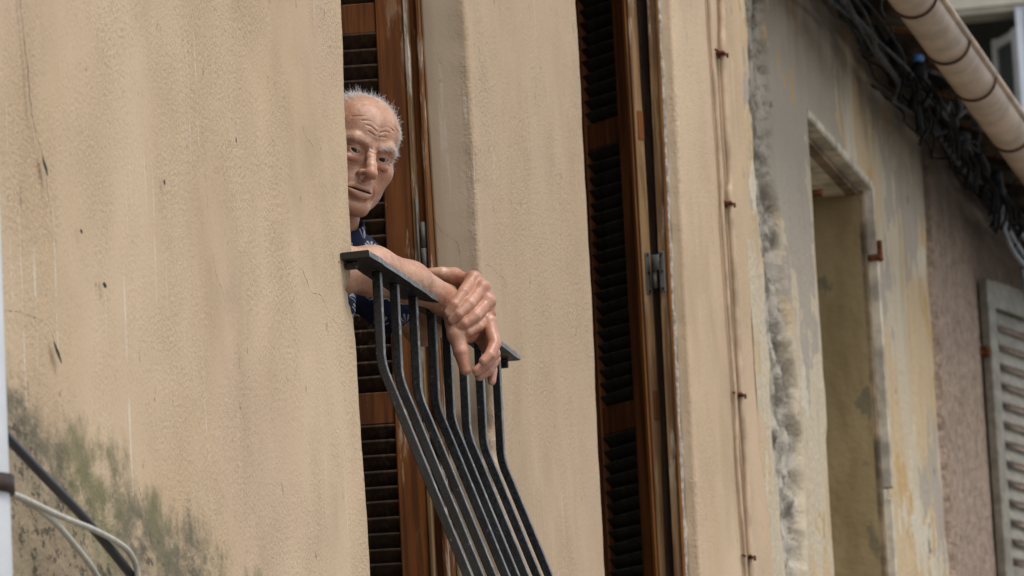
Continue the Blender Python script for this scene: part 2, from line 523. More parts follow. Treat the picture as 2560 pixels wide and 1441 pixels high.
# inside: a dim room behind the windows
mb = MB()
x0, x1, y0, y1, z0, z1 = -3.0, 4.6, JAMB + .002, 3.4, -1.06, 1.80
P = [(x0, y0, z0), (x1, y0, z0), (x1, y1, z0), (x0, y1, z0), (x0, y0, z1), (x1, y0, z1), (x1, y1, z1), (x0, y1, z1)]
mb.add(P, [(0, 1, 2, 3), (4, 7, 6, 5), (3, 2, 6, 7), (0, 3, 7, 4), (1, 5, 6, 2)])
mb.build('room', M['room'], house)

# ------------------------------------------------------------------ cracks: fine dark lines scored in the plaster
crack_m = plain('crack_dirt', (.105, .078, .052), .95, .1, .3, 60)


def crack(pts, w0, parent, face='y', seedv=0, jit=.006, pos=-.0035):
    P = spline(pts, 9); V = []; Fc = []; n = len(P); rr = random.Random(seedv)
    for i, p in enumerate(P):
        t = i / (n - 1); w = w0 * (.35 + .65 * math.sin(math.pi * min(1, t * 1.15 + .05)) ** .6) * rr.uniform(.5, 1.3)
        j = rr.uniform(-jit, jit)
        if face == 'y':
            V += [(p.x + j - w * 1.6, pos, p.z + rr.uniform(-.001, .001)), (p.x + j + w * 1.6, pos, p.z + rr.uniform(-.001, .001))]
        else:
            V += [(pos, p.y + j * .3 - w * .6, p.z + j * .4), (pos, p.y + j * .3 + w * .6, p.z + j * .4 + w * .6)]
    for i in range(n - 1): Fc.append((2 * i, 2 * i + 1, 2 * i + 3, 2 * i + 2))
    return link('crack', mesh_np('crack', V, Fc), crack_m, parent)
# ------------------------------------------------------------------ louvred shutters and window frames


def shutter(parent, origin, ang, width, z0, z1, rails, pitch, stile_w, thick, mats, tilt, slat_w, first_bead=True, label=None):
    """leaf hung at origin, running inwards; ang turns it past square. u along the leaf, w towards the near side"""
    v = Vector((math.sin(ang), math.cos(ang), 0)); w = Vector((-math.cos(ang), math.sin(ang), 0)); k = Vector((0, 0, 1))
    Mx = Matrix((v, w, k)).transposed(); O = Vector(origin)
    L = lambda u, t, z: O + v * u + w * t + k * z
    sh = link('shutter', None, parent=parent); sh.empty_display_size = .05
    if label: sh['label'] = label
    h = z1 - z0
    for a in (0, width - stile_w):
        MB().box(L(a + stile_w / 2, thick / 2, (z0 + z1) / 2), (stile_w, thick, h), Mx, .003).build('stile', mats['stile'] if a == 0 else mats['rail'], sh)
    inner = width - 2 * stile_w
    for (ra, rb) in rails:
        MB().box(L(width / 2, thick / 2 - .001, (ra + rb) / 2), (inner + .002, thick - .006, rb - ra), Mx, .002).build('rail', mats['rail'], sh)
    # slats share one mesh
    T = Mx.to_4x4() @ Matrix.Rotation(tilt, 4, 'X')
    sm = MB().box((0, 0, 0), (inner + .004, slat_w, .0075), T.to_3x3(), .0015)
    me = mesh_np('slat', sm.V, sm.F); me.materials.append(mats['slat'])
    gaps = sorted(rails); spans = [(a[1], b[0]) for a, b in zip(gaps[:-1], gaps[1:])]
    for (lo, hi) in spans:
        n = max(1, int(round((hi - lo) / pitch)))
        for i in range(n):
            z = lo + (i + .5) * (hi - lo) / n
            o = link('slat', me, None, sh, L(width / 2, thick / 2, z) + Vector((0, 0, random.uniform(-.0012, .0012))))
            o.rotation_euler = (random.uniform(-.008, .008), random.uniform(-.05, .05), random.uniform(-.008, .008))
    return sh, L, Mx


SM1 = dict(stile=M['stile'], rail=M['shutter'], slat=M['slat'])
SM2 = dict(stile=M['shutter'], rail=M['shutter'], slat=M['slat_grey'])

# near window: leaf folded square into the opening
sh1, L1, X1 = shutter(house, (1.238, .1430, 0), R(-6), .43, -1.0, 1.62,
                      [(-1.0, -.90), (-.133, -.064), (.7206, .7868), (1.52, 1.62)], .0335, .062, .034, SM1, R(48), .043,
                      label='brown louvred shutter folded back behind the man')
# frame of the near window, from the plaster inwards: outer bead, rebate, inner post
fr = link('window_frame', None, parent=house); fr.empty_display_size = .05
fr['label'] = 'worn brown wooden frame beside the man'
MB().box((1.262, .1080, .29), (.116, .011, 2.62), None, .003).build('bead', M['frame'], fr)
MB().box((1.276, .1210, .29), (.106, .015, 2.62), None, .001).build('rebate', M['stile'], fr)
MB().box((1.259, .1350, .29), (.118, .0120, 2.62), None, .003).build('post', M['frame_grey'], fr)
# its hinge
hg = MB().box((1.1985, .1305, .27), (.003, .004, .16), None, .001)
hg.tube([(1.212, .1205, .185), (1.212, .1205, .240)], .0068, 12); hg.tube([(1.212, .1205, .242), (1.212, .1205, .297)], .0062, 12)
hg.build('hinge', M['steel'], fr, True)

# far window: narrow bifold leaf standing past square
sh2, L2, X2 = shutter(house, (3.612, .092, 0), R(41), .262, -.6, 2.2,
                      [(-.6, -.5), (.2025, .2751), (.9501, 1.0187), (1.60, 1.68), (2.1, 2.2)], .0345, .062, .032, SM2, R(48), .040,
                      label='narrow louvred shutter with greenish slats in the far window')
# greyed outer edge of that leaf and the bright chamfer beside it
vv = Vector((math.sin(R(41)), math.cos(R(41)), 0)); ww = Vector((-math.cos(R(41)), math.sin(R(41)), 0))
P0 = Vector((3.612, .092, .8))
MB().box(P0 - vv * .0025 + ww * .0150, (.004, .029, 2.78), X2, .001).build('edge_strip', M['frame_grey'], sh2)
MB().box(P0 + vv * .008 + ww * .0335, (.013, .003, 2.78), X2, .001).build('bead', M['orange'], sh2)
for za in (.98, .25):
    MB().box(P0 - vv * .005 + ww * .010 + Vector((0, 0, za - .8)), (.003, .018, .075), X2, 0).build('tenon', M['shutter'], sh2)
fr2 = link('window_frame', None, parent=house); fr2.empty_display_size = .05
fr2['label'] = 'weathered wooden frame of the far window with flaking paint edge'
# the frame follows the leaning jamb
def jamb_box(name, y0, y1, dx0, dx1, mat, parent, jag=0.0):
    V = []; zz = np.arange(-.6, 2.2, .02)
    for z in zz:
        a = lerp(z, [-.5, .5, 1.4], [3.565, 3.60, 3.655])
        j = jag * float(vnoise([[0, 0, z]], (1, 1, 28), 77, 2)[0])
        V += [(a + dx0, y0 - j, z), (a + dx0, y1, z), (a + dx1, y1, z), (a + dx1, y0 - j, z)]
    Fc = []
    for i in range(len(zz) - 1):
        for q in range(4): Fc.append((4 * i + q, 4 * i + 4 + q, 4 * i + 4 + (q + 1) % 4, 4 * i + (q + 1) % 4))
    Fc += [(0, 1, 2, 3), tuple(4 * (len(zz) - 1) + q for q in (3, 2, 1, 0))]
    return link(name, mesh_np(name, V, Fc), mat, parent)
jamb_box('post', .0435, .066, -.014, .05, M['frame_grey'], fr2)
jamb_box('bead', .0385, .0425, -.020, .05, M['orange'], fr2)
jamb_box('paint_edge', .0325, .0375, -.010, .05, M['paint_edge'], fr2, .004)
jamb_box('rebate', .067, .093, .020, .06, M['slat'], fr2)
def hinge_plate(c, name='hinge'):
    m = MB(); x, y, z = c
    m.box((x, y, z), (.004, .014, .105), None, .0018)
    o = m.build(name, M['steel'], fr2)
    for dz in (-.045, .0, .045):
        MB().tube([(x - .0035, y, z + dz), (x + .001, y, z + dz)], .0035, 8).build('screw', M['iron'], o)
    return o
hinge_plate((3.580, .056, .590))
q = P0 - vv * .006 + ww * .014
hp = MB().box((0, 0, 0), (.004, .014, .110), X2, .0015); hp = hp.build('hinge', M['steel'], fr2, False, (q.x, q.y, .592))
for dz in (-.048, .0, .048):
    MB().tube([Vector((0, 0, dz)) - vv * .0045, Vector((0, 0, dz))], .0035, 8).build('screw', M['iron'], hp)
m = MB(); m.tube([(3.590, .078, .550), (3.590, .078, .592)], .0060, 12); m.tube([(3.590, .078, .594), (3.590, .078, .636)], .0063, 12)
m.box((3.580, .068, .615), (.004, .022, .040), None, .001)
m.build('hinge_pin', M['steel'], fr2, True)

# ------------------------------------------------------------------ iron railing across the near window
rail = thing('window_railing', 'black iron railing with eight outward-bent bars across the near window', 'railing', loc=(.75, -.03, -.95))
RL = Vector(rail.location)
V = []; nseg = 60
xs = np.linspace(-.005, 1.300, nseg)
for i, x in enumerate(xs):
    j = float(vnoise([[x, 0, 0]], (26, 1, 1), 4, 3)[0]) * .0045
    zc = .003 * math.sin(x * 2.1)
    for (y, z) in ((-.060 + j, -.006), (-.0585 + j, .0055), (-.055, .007), (-.002, .006), (.001, .004), (.001, -.005), (-.003, -.0065), (-.0510 + j, -.0065)):
        V.append(Vector((x, y, z + zc + .3 * j)) - RL)
Fc = []
for i in range(nseg - 1):
    for k in range(8): Fc.append((8 * i + k, 8 * i + 8 + k, 8 * i + 8 + (k + 1) % 8, 8 * i + (k + 1) % 8))
Fc += [tuple(range(8)), tuple(range(8 * (nseg - 1) + 7, 8 * (nseg - 1) - 1, -1))]
me = mesh_np('handrail', V, Fc); me.materials.append(M['rail']); me.materials.append(M['iron_worn_sheen'])
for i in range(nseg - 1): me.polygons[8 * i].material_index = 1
link('handrail', me, None, rail)
MB().box(Vector((1.275, -.018, -.014)) - RL, (.012, .036, .018), None, .002).build('bracket', M['rail'], rail)
MB().box(Vector((.03, -.012, -.014)) - RL, (.012, .024, .014), None, .002).build('bracket', M['rail'], rail)


def bar_path(z_knee):
    p = [(-.030, -.006), (-.030, -.10), (-.030, z_knee + .035), (-.032, z_knee + .018), (-.0365, z_knee), (-.043, z_knee - .018), (-.051, z_knee - .040)]
    y, z = -.051, z_knee - .040
    for s in (.2, .4, .58):
        p.append((y - s * .354, z - s))
    p += [(y - .225, z - .66), (y - .20, z - .70), (.0, z - .71)]
    return p


for i, x in enumerate((.160, .299, .453, .606, .735, .874, 1.024, 1.186)):
    path = bar_path(-.208 - .006 * i + random.uniform(-.005, .005)); m = MB(); h = .0085
    V = []; n = len(path)
    for k, (y, z) in enumerate(path):
        a = Vector(path[max(0, k - 1)]); b = Vector(path[min(n - 1, k + 1)]); t = (b - a).normalized(); nn = Vector((-t.y, t.x))
        for sx, sn in ((-1, -1), (1, -1), (1, 1), (-1, 1)):
            V.append(Vector((x + sx * h, y + nn.x * sn * h, z + nn.y * sn * h)) - RL)
    Fc = []
    for k in range(n - 1):
        for q_ in range(4): Fc.append((4 * k + q_, 4 * k + (q_ + 1) % 4, 4 * k + 4 + (q_ + 1) % 4, 4 * k + 4 + q_))
    Fc += [(3, 2, 1, 0), tuple(4 * (n - 1) + q_ for q_ in range(4))]
    me = mesh_np('bar', V, Fc); me.materials.append(M['iron']); me.materials.append(M['iron_worn_sheen'])
    for k in range(n - 1): me.polygons[4 * k].material_index = 1      # street side: sky sheen painted in as lighter grey
    o = link('bar', me, None, rail)
    bv = o.modifiers.new('bevel', 'BEVEL'); bv.width = .0018; bv.segments = 2; bv.limit_method = 'ANGLE'; bv.angle_limit = R(50)
MB().box(Vector((.68, -.03, -.945)) - RL, (1.25, .02, .010), None, .002).build('lower_rail', M['iron'], rail)
# ------------------------------------------------------------------ the patched old house next door
old = thing('house', 'weathered house with flaking patched plaster and a walled-up window', 'house')
NX0, NX1, NZ1, NZ0 = 5.712, 6.852, 1.436, -.9
xs = np.concatenate([np.arange(4.55, 5.40, .012), np.arange(5.40, NX0, .02), np.linspace(NX0, NX1, 48), np.arange(NX1 + .02, 8.04, .022), [8.06]])
zs = np.concatenate([np.arange(-3.7, -.9, .14), np.arange(NZ0, NZ1, .013), [NZ1], np.arange(NZ1 + .013, 1.92, .013)])
gx, gz = np.meshgrid(xs, zs)
p = np.stack([gx.ravel(), np.zeros(gx.size), gz.ravel()], 1)
# rough rubble strip beside the ochre house, where the render has fallen away
cx = 4.97 + .06 * vnoise(p, (0, 0, 1.6), 12) ; wd = .21 + .05 * vnoise(p, (0, 0, 3.1), 13, 2)
ragg = .05 * vnoise(p, (9, 1, 11), 14, 3)
dd = np.abs(p[:, 0] - cx) + ragg
low = np.interp(p[:, 2], [-.2, .5, 1.1, 1.7], [1.0, 1.0, .75, .45])
rough = np.clip((wd * (.75 + .25 * low) - dd) / .03, 0, 1)
disp = rough * (.012 + .040 * low * (.5 + .5 * vnoise(p, (7, 1, 8), 15, 3)) + .018 * low * vnoise(p, (18, 1, 24), 16, 3))
# a deep fissure on its right-hand side
fis = np.exp(-((p[:, 0] - (cx + .11 + .03 * vnoise(p, (0, 0, 4), 18, 2))) / .022) ** 2) * low
disp += fis * .085
# scabs of old paint standing off the wall
scab = np.clip((vnoise(p, (3.0, 1, .75), 19, 4) - .02) / .05, 0, 1)
disp += (1 - rough) * (-.005 * scab + .004 * vnoise(p, (3, 1, 2), 20, 3) + .0015 * vnoise(p, (22, 1, 12), 22, 2))
p[:, 1] = disp + .006
nx, nz = len(xs), len(zs)
i = np.arange(nz - 1)[:, None] * nx + np.arange(nx - 1)[None]
mx = (xs[:-1] + xs[1:]) / 2; mz = (zs[:-1] + zs[1:]) / 2
hole = ((mx > NX0) & (mx < NX1))[None] & ((mz > NZ0) & (mz < NZ1))[:, None]
F = np.stack([i, i + 1, i + 1 + nx, i + nx], -1)[~hole]
me = mesh_np('wall', p, F, True)
at = me.attributes.new('rough', 'FLOAT', 'POINT'); at.data.foreach_set('value', np.clip(rough + .6 * fis, 0, 1).astype(np.float32))
link('wall', me, M['old'], old)


def olive():
    n = NT('olive_limewash')
    c = n.mix(n.ramp(n.noise((1, 4, 1.3), 1.6, 4, .6), .36, .66), (.250, .185, .090), (.34, .262, .140))
    c = n.mix(n.ramp(n.noise((1, 9, 6), 1.0, 4, .6, off=(2, 2, 5)), .60, .66, 0, .8), c, (.15, .13, .085))
    c = n.mix(n.ramp(n.noise((1, 11, 7), 1.0, 3, .6, off=(9, 4, 1)), .70, .73, 0, .8), c, (.55, .49, .38))
    n.P(Base_Color=c, Roughness=.95, Normal=n.bump(n.noise((1, 1, 1), 30, 4, .6), .006, .6))
    return n.m


M['olive'] = olive()
M['trim'] = plain('pale_trim', (.600, .535, .430), .9, .2, .22, 9, .004)
M['trim_dark'] = plain('brown_trim', (.255, .190, .120), .9, .2, .3, 9, .004)
nic = link('niche', None, parent=old); nic.empty_display_size = .1
nic['label'] = 'walled-up window recess with olive limewash and stepped frame'
# reveal: stepped in from the frame; right-hand cheek, back, left cheek, soffit
B = .21
IX0, IX1, IZ = NX0 + .03, NX1 - .030, NZ1 - .045
m = MB()
m.add([(IX1, .036, NZ0), (IX1, B, NZ0), (IX1, B, IZ), (IX1, .036, IZ)], [(0, 1, 2, 3)])
m.add([(IX0, B, NZ0), (IX1, B, NZ0), (IX1, B, IZ), (IX0, B, IZ)], [(0, 1, 2, 3)])
m.add([(IX0, .036, NZ0), (IX0, B, NZ0), (IX0, B, IZ), (IX0, .036, IZ)], [(3, 2, 1, 0)])
m.build('reveal', M['olive'], nic)
MB().add([(IX0, .036, IZ), (IX1, .036, IZ), (IX1, B, IZ), (IX0, B, IZ)], [(0, 3, 2, 1)]).build('soffit', M['trim'], nic)
xm = (NX0 + NX1) / 2
MB().box((xm, .016, NZ1 - .014), (NX1 - NX0 + .004, .050, .030), None, .005).build('lintel', M['trim'], nic)
MB().box((xm, .056, NZ1 - .037), (NX1 - NX0, .040, .018), None, .004).build('lintel_step', M['trim_dark'], nic)
MB().box((NX1 + .010, .006, .94), (.022, .036, .96), None, .004).build('jamb_fillet', M['trim'], nic)
MB().box((NX1 + .010, .008, -.1), (.020, .030, 1.06), None, .004).build('jamb_fillet', M['trim'], nic)
MB().box((NX1 - .012, .034, .24), (.034, .030, 2.30), None, .004).build('jamb_step', M['trim_dark'], nic)
MB().box((NX0 + .014, .034, .24), (.034, .030, 2.30), None, .004).build('jamb_step', M['trim_dark'], nic)
for (x, z, tall) in ((NX1 + .004, 1.188, .055), (NX0 + .040, 1.190, .012)):     # rusty shutter pins left in the jambs
    m = MB(); m.box((x, -.004, z), (.045, .042, .018), None, .004); m.tube([(x, -.018, z), (x, -.018, z + tall)], .0085, 8)
    m.build('hinge_pin', M['rust'], nic)

# roof edge
rf = MB(); rf.add([(4.70, -.30, 1.885), (13.5, -.30, 1.885), (13.5, .20, 1.98), (4.70, .20, 1.98)], [(0, 3, 2, 1)])
rf.build('soffit', M['eave'], old)
for k, x in enumerate(np.arange(4.9, 13.4, .52)):
    MB().box((x, -.05, 1.898), (.075, .46, .075), Matrix.Rotation(R(10), 3, 'X'), .004).build('rafter', M['eave'], old)
MB().box((9.1, 1.35, 2.33), (8.8, 3.35, .09), Matrix.Rotation(R(14), 3, 'X'), .0).build('roof', plain('terracotta', (.36, .17, .09), .9, .2, .2, 8, .01), old)

# ------------------------------------------------------------------ the pink-brown house beyond
pink = thing('house', 'mauve-brown rough rendered house beyond the patched one', 'house')


def pink_mat():
    n = NT('mauve_render')
    g = n.noise((1, 1, 1), 34, 4, .7)
    c = n.mix(n.ramp(g, .32, .66), (.215, .148, .106), (.430, .322, .240))
    x, y, z = n.xyz()
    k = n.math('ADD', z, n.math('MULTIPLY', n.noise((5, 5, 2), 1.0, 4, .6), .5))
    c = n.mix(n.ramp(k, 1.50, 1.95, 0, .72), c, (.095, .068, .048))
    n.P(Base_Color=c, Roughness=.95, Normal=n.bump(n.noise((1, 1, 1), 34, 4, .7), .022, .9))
    return n.m


xs = np.concatenate([np.linspace(8.055, 9.5, 60), np.linspace(9.6, 13.5, 20)]); zs = np.linspace(-3.7, 1.95, 180)
gx, gz = np.meshgrid(xs, zs); p = np.stack([gx.ravel(), np.zeros(gx.size), gz.ravel()], 1)
p[:, 1] = .004 * vnoise(p, (4, 1, 4), 31, 3) - .016
p[::len(xs), 1] = .03
nx = len(xs); i = np.arange(len(zs) - 1)[:, None] * nx + np.arange(nx - 1)[None]
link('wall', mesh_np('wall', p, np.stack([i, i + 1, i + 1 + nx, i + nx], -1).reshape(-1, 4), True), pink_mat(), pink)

# its grey louvred shutter, swung a little off the wall
shg = link('shutter', None, parent=pink); shg.empty_display_size = .1
shg['label'] = 'grey painted louvred shutter with rust-stained hinge'
vg = Vector((.97, -.244, 0)).normalized(); wg = Vector((vg.y, -vg.x, 0)); Xg = Matrix((vg, wg, Vector((0, 0, 1)))).transposed()
Og = Vector((9.10, -.04, 0)); Lg = lambda u, t, z: Og + vg * u + wg * t + Vector((0, 0, z))
for u in (.035, .665): MB().box(Lg(u, 0, .90), (.07, .035, 1.20), Xg, .004).build('stile', M['grey_shutter'], shg)
for z in (1.455, .435, .32): MB().box(Lg(.35, 0, z), (.56, .031, .10), Xg, .004).build('rail', M['grey_shutter'], shg)
T = (Xg.to_4x4() @ Matrix.Rotation(R(-62), 4, 'X')).to_3x3()
sm = MB().box((0, 0, 0), (.566, .076, .014), T, .005); meg = mesh_np('slat', sm.V, sm.F); meg.materials.append(M['grey_shutter'])
for k in range(13): link('slat', meg, None, shg, Lg(.35, 0, 1.375 - k * .0695))
for z in (1.24, .40): MB().box(Lg(.0, -.01, z), (.05, .05, .035), Xg, .004).build('hinge', M['rust'], shg)

# ------------------------------------------------------------------ gutter under the eaves
gut = thing('gutter', 'beige half-round gutter with brown hooks running along the eaves', 'gutter')
GY, GZ, GR = -.325, 1.768, .070
sec = [(GY + GR * math.cos(a), GZ + GR * math.sin(a)) for a in np.linspace(math.pi, 2 * math.pi, 17)]
inn = [(GY + (GR - .003) * math.cos(a), GZ + (GR - .003) * math.sin(a)) for a in np.linspace(2 * math.pi, math.pi, 17)]
prof = sec + inn
joints = [4.75, 5.78, 6.45, 7.02, 7.87, 8.70, 9.6, 10.6, 11.7, 13.4]
for a, b in zip(joints[:-1], joints[1:]):
    V = []; Fc = []; n = len(prof)
    for x in (a + .004, b - .004):
        V += [(x, y, z) for y, z in prof]
    for k in range(n): Fc.append((k, (k + 1) % n, n + (k + 1) % n, n + k))
    me = mesh_np('trough', V, Fc, True)
    o = link('trough', me, M['gutter'], gut)
    m = MB().tube([(a + .004, GY - GR - .002, GZ + .002), (b - .004, GY - GR - .002, GZ + .002)], .011, 12).build('lip', M['gutter'], o, True)
for x in joints[1:-1]:
    pts = [(x, GY + (GR + .003) * math.cos(a), GZ + (GR + .003) * math.sin(a)) for a in np.linspace(math.pi * .93, 2.03 * math.pi, 24)]
    MB().tube(pts, .0055, 8).build('hook', M['gutter_ring'], gut, True)
# ------------------------------------------------------------------ cracks in the ochre plaster
for k, (pts, w, jt) in enumerate((
        ([(-2.03, 0, .12), (-2.022, 0, .047), (-2.001, 0, -.033), (-1.980, 0, -.119), (-1.929, 0, -.180), (-1.905, 0, -.25), (-1.878, 0, -.313)], .0010, .004),
        ([(-2.161, 0, -.462), (-2.10, 0, -.452), (-2.039, 0, -.449), (-1.975, 0, -.446), (-1.927, 0, -.453), (-1.902, 0, -.478)], .0008, .004),
        ([(-.42, 0, -.075), (-.33, 0, -.085), (-.27, 0, -.115), (-.20, 0, -.110), (-.13, 0, -.138), (-.06, 0, -.150)], .0008, .006),
        ([(1.245, 0, .199), (1.30, 0, .200), (1.363, 0, .195), (1.421, 0, .196), (1.432, 0, .175), (1.446, 0, .150)], .0009, .005),
        ([(-1.47, 0, -.640), (-1.45, 0, -.662), (-1.43, 0, -.682)], .0011, .003),
        ([(-.28, 0, .20), (-.26, 0, .185), (-.22, 0, .178), (-.20, 0, .160)], .0006, .004),
        ([(-.95, 0, -.16), (-.93, 0, -.20), (-.90, 0, -.215), (-.88, 0, -.25)], .0006, .004))):
    crack(pts, w, wall, 'y', k, jt, -.0075)
crack([(1.231, .101, .309), (1.231, .085, .277), (1.231, .066, .262), (1.231, .051, .248), (1.231, .047, .222), (1.231, .045, .195)], .0011, wall, 'x', 31, .004, 1.2285)
# two small leaf-shaped gouges and pock marks
def gouge(x, z, lx, lz, lean, name='pock_mark'):
    V = []; n = 12
    for k in range(n):
        a = 2 * math.pi * k / n; u, t = math.cos(a), math.sin(a)
        V.append((x + lx * u * (1 - .4 * abs(t)) + lean * t * lz, -.0080, z + t * lz))
    return link(name, mesh_np(name, V, [tuple(range(n))]), M['gouge'], wall)
M['gouge'] = plain('gouge_dirt', (.065, .070, .058), .95, .1, .2)
gouge(-1.924, -.190, .010, .014, -.9); gouge(-1.894, -.484, .011, .016, -1.2); gouge(-1.241, -.088, .007, .005, 0); gouge(-.762, .079, .004, .006, 0)
gouge(-1.74, -.262, .008, .004, 0); gouge(-1.62, -.33, .012, .005, 0); gouge(-.05, -.02, .005, .003, 0)

# ------------------------------------------------------------------ painted-over cables on the far pier
def stay(pts, r, name, label, cat, mat, group=None, n=8, seg=10):
    o = MB().tube(spline(pts, n), r, seg).build(name, mat, None, True)
    return tag(o, label, cat, group)
c1 = stay([(4.33, -.012, 1.60), (4.30, -.012, 1.40), (4.262, -.014, 1.295), (4.256, -.013, 1.10), (4.262, -.013, .95), (4.236, -.014, .8785), (4.250, -.012, .62), (4.225, -.014, .3583), (4.245, -.013, .14), (4.222, -.014, -.0758), (4.225, -.012, -.40)],
          .0090, 'wall_cable', 'thicker ochre-painted cable clipped down the far pier', 'cable', M['wall_cable'])
c2 = stay([(4.12, -.008, 1.60), (4.13, -.008, 1.30), (4.15, -.008, 1.0), (4.145, -.008, .80), (4.155, -.008, .55), (4.165, -.009, .34), (4.150, -.008, .15), (4.172, -.009, -.08), (4.172, -.008, -.40)],
          .0055, 'wall_cable', 'thinner ochre-painted cable left of the clipped one', 'cable', M['wall_cable'])
for (x, z) in ((4.262, 1.295), (4.236, .8785), (4.225, .3583), (4.222, -.0758)):
    m = MB(); m.box((x - .003, -.012, z), (.055, .024, .010), None, .003); m.tube([(x - .075, -.008, z - .002), (x - .02, -.012, z)], .0035, 8)
    m.tube([(x + .016, -.026, z), (x + .016, .002, z)], .007, 8)
    m.build('clip', M['rust'], c1)

# ------------------------------------------------------------------ drainpipe and loose cables at the near end
pipe = thing('drainpipe', 'white plastic drainpipe with brown clamp at the left edge', 'drainpipe', loc=(-2.638, -.105, -3.7))
MB().tube([(0, 0, 0), (0, 0, 6.5)], .05, 28).build('pipe', M['white_pipe'], pipe, True)
MB().tube([(0, 0, 2.882), (0, 0, 2.908)], .0575, 28).build('clamp', M['clamp'], pipe, True)
stay([(-2.62, -.050, -.62), (-2.3164, -.055, -.6845), (-2.1623, -.055, -.7151), (-1.9312, -.055, -.7595), (-1.69, -.055, -.8200), (-1.45, -.05, -.885), (-1.2, -.04, -.97)],
     .0076, 'loose_cable', 'thick blue-black cable slanting across the mouldy corner', 'cable', M['dark_cable'])
stay([(-2.56, -.075, -.785), (-2.3447, -.073, -.7762), (-2.123, -.072, -.7791), (-1.9318, -.072, -.7786), (-1.7859, -.071, -.7847), (-1.7218, -.069, -.800), (-1.6982, -.067, -.8223), (-1.68, -.062, -.88), (-1.67, -.05, -.98)],
     .0048, 'loose_cable', 'upper cream cable crossing over the dark cable and bending down', 'cable', M['white_cable'])
stay([(-2.56, -.068, -.785), (-2.3123, -.066, -.7744), (-2.1454, -.066, -.7876), (-2.0258, -.065, -.8129), (-1.9039, -.062, -.8459), (-1.78, -.055, -.90), (-1.70, -.05, -.98)],
     .0048, 'loose_cable', 'lower cream cable falling steeply from the pipe clamp', 'cable', M['white_cable'])

# ------------------------------------------------------------------ black cables tangled under the eaves
M['grey_cable'] = plain('dusty_grey_cable', (.060, .060, .062), .7, .2, .3, 20)
rr = random.Random(4)
GC = 'black cables tangled under the eaves'
for k in range(17):
    pts = []; y0 = rr.uniform(-.17, -.03); z0 = rr.uniform(-.060, .075); x = 4.9 + rr.uniform(0, .3); ph = rr.uniform(0, 6); late = k > 10
    if late: x = rr.uniform(6.3, 7.6)
    xe = 12.5 if not late else x + rr.uniform(1.2, 3.0)
    while x < xe:
        s = .012 + (.026 if late else .014) * (x > 6.6)
        pts.append((x, y0 + .03 * math.sin(x * 2.3 + ph) + rr.uniform(-s, s), 1.790 + z0 + .02 * math.sin(x * 3.1 + ph) + rr.uniform(-s, s)))
        x += rr.uniform(.14, .46) if not late else rr.uniform(.08, .26)
    stay(pts, rr.choice((.003, .0045, .006, .009)), 'eave_cable', 'black cable in the tangle under the eaves', 'cable', M['black_cable'] if k % 2 else M['grey_cable'], GC, 4, 7)
boxes = [(6.72, -.13, 1.80, .15), (6.90, -.17, 1.77, .12), (7.10, -.14, 1.73, .15), (7.40, -.16, 1.77, .16), (7.62, -.12, 1.80, .18), (7.80, -.17, 1.73, .12),
         (8.10, -.13, 1.78, .17), (8.28, -.17, 1.74, .14), (8.50, -.15, 1.70, .12), (8.66, -.17, 1.74, .16), (8.90, -.14, 1.77, .17), (9.05, -.18, 1.71, .14), (9.30, -.16, 1.72, .16)]
for k, (x, y, z, s) in enumerate(boxes):
    Mr = Matrix.Rotation(rr.uniform(-.7, .7), 3, 'X') @ Matrix.Rotation(rr.uniform(-.6, .6), 3, 'Y')
    m = MB(); m.box((x, y, z), (s * .8, .042, .055), Mr, .009)
    for q_ in range(4):
        a = Vector((x + rr.uniform(-.06, .06), y + rr.uniform(-.02, .02), z - .02)); b = a + Vector((rr.uniform(-.05, .08), rr.uniform(-.05, .02), -rr.uniform(.06, .15)))
        m.tube(spline([a, (a + b) / 2 + Vector((.02, -.02, 0)), b], 4), .0055, 7)
    o = m.build('cable_joint', M['black_cable'], None, True)
    tag(o, 'black cable joint hanging in the tangle under the eaves', 'cable joint', 'black cable joints under the eaves')
tag(MB().tube([(6.86, -.17, 1.815), (6.91, -.18, 1.825)], .013, 10).build('tape_wrap', M['blue_tape'], None, True), 'small blue tape wrap in the black cable tangle', 'tape')
stay([(6.95, -.15, 1.72), (6.90, -.16, 1.66), (6.86, -.17, 1.58)], .013, 'cable_end', 'short cut cable end hanging left of the cable tangle', 'cable', M['black_cable'])
GW = 'grey wire loops at the right edge'
for k, (a, b, c_) in enumerate(((1.70, 1.60, .0), (1.66, 1.53, .03), (1.63, 1.50, .06))):
    stay([(8.95, -.12, 1.76), (9.02, -.16, a - .02 * k), (9.16, -.20, b + .03), (9.40, -.22, b + .01), (9.75, -.20, b + .05), (10.3, -.15, 1.75)], .0085, 'wire_loop', 'grey wire looping out of the tangle at the right edge', 'wire', M['grey_wire'], GW, 8)
stay([(9.30, -.16, 1.56), (9.28, -.17, 1.44), (9.31, -.17, 1.36), (9.36, -.18, 1.345), (9.42, -.18, 1.38), (9.44, -.17, 1.47), (9.44, -.16, 1.58)], .007, 'wire_loop', 'narrow blue-grey wire hanging in a long loop above the grey shutter', 'wire', M['grey_wire'])

# ------------------------------------------------------------------ house seen above the gutter
far = thing('house', 'cream house with a white framed window seen above the gutter', 'house', loc=(22.8, 1.4, 0))
cream = plain('cream_render', (.50, .46, .375), .9, .2, .08, 3)
darkin = plain('dark_interior', (.030, .030, .026), .8, .3, .1, 3)
whitef = plain('white_frame', (.62, .66, .72), .5, .4, .05, 6)
greyf = plain('grey_frame', (.40, .395, .365), .6, .4, .08, 6)
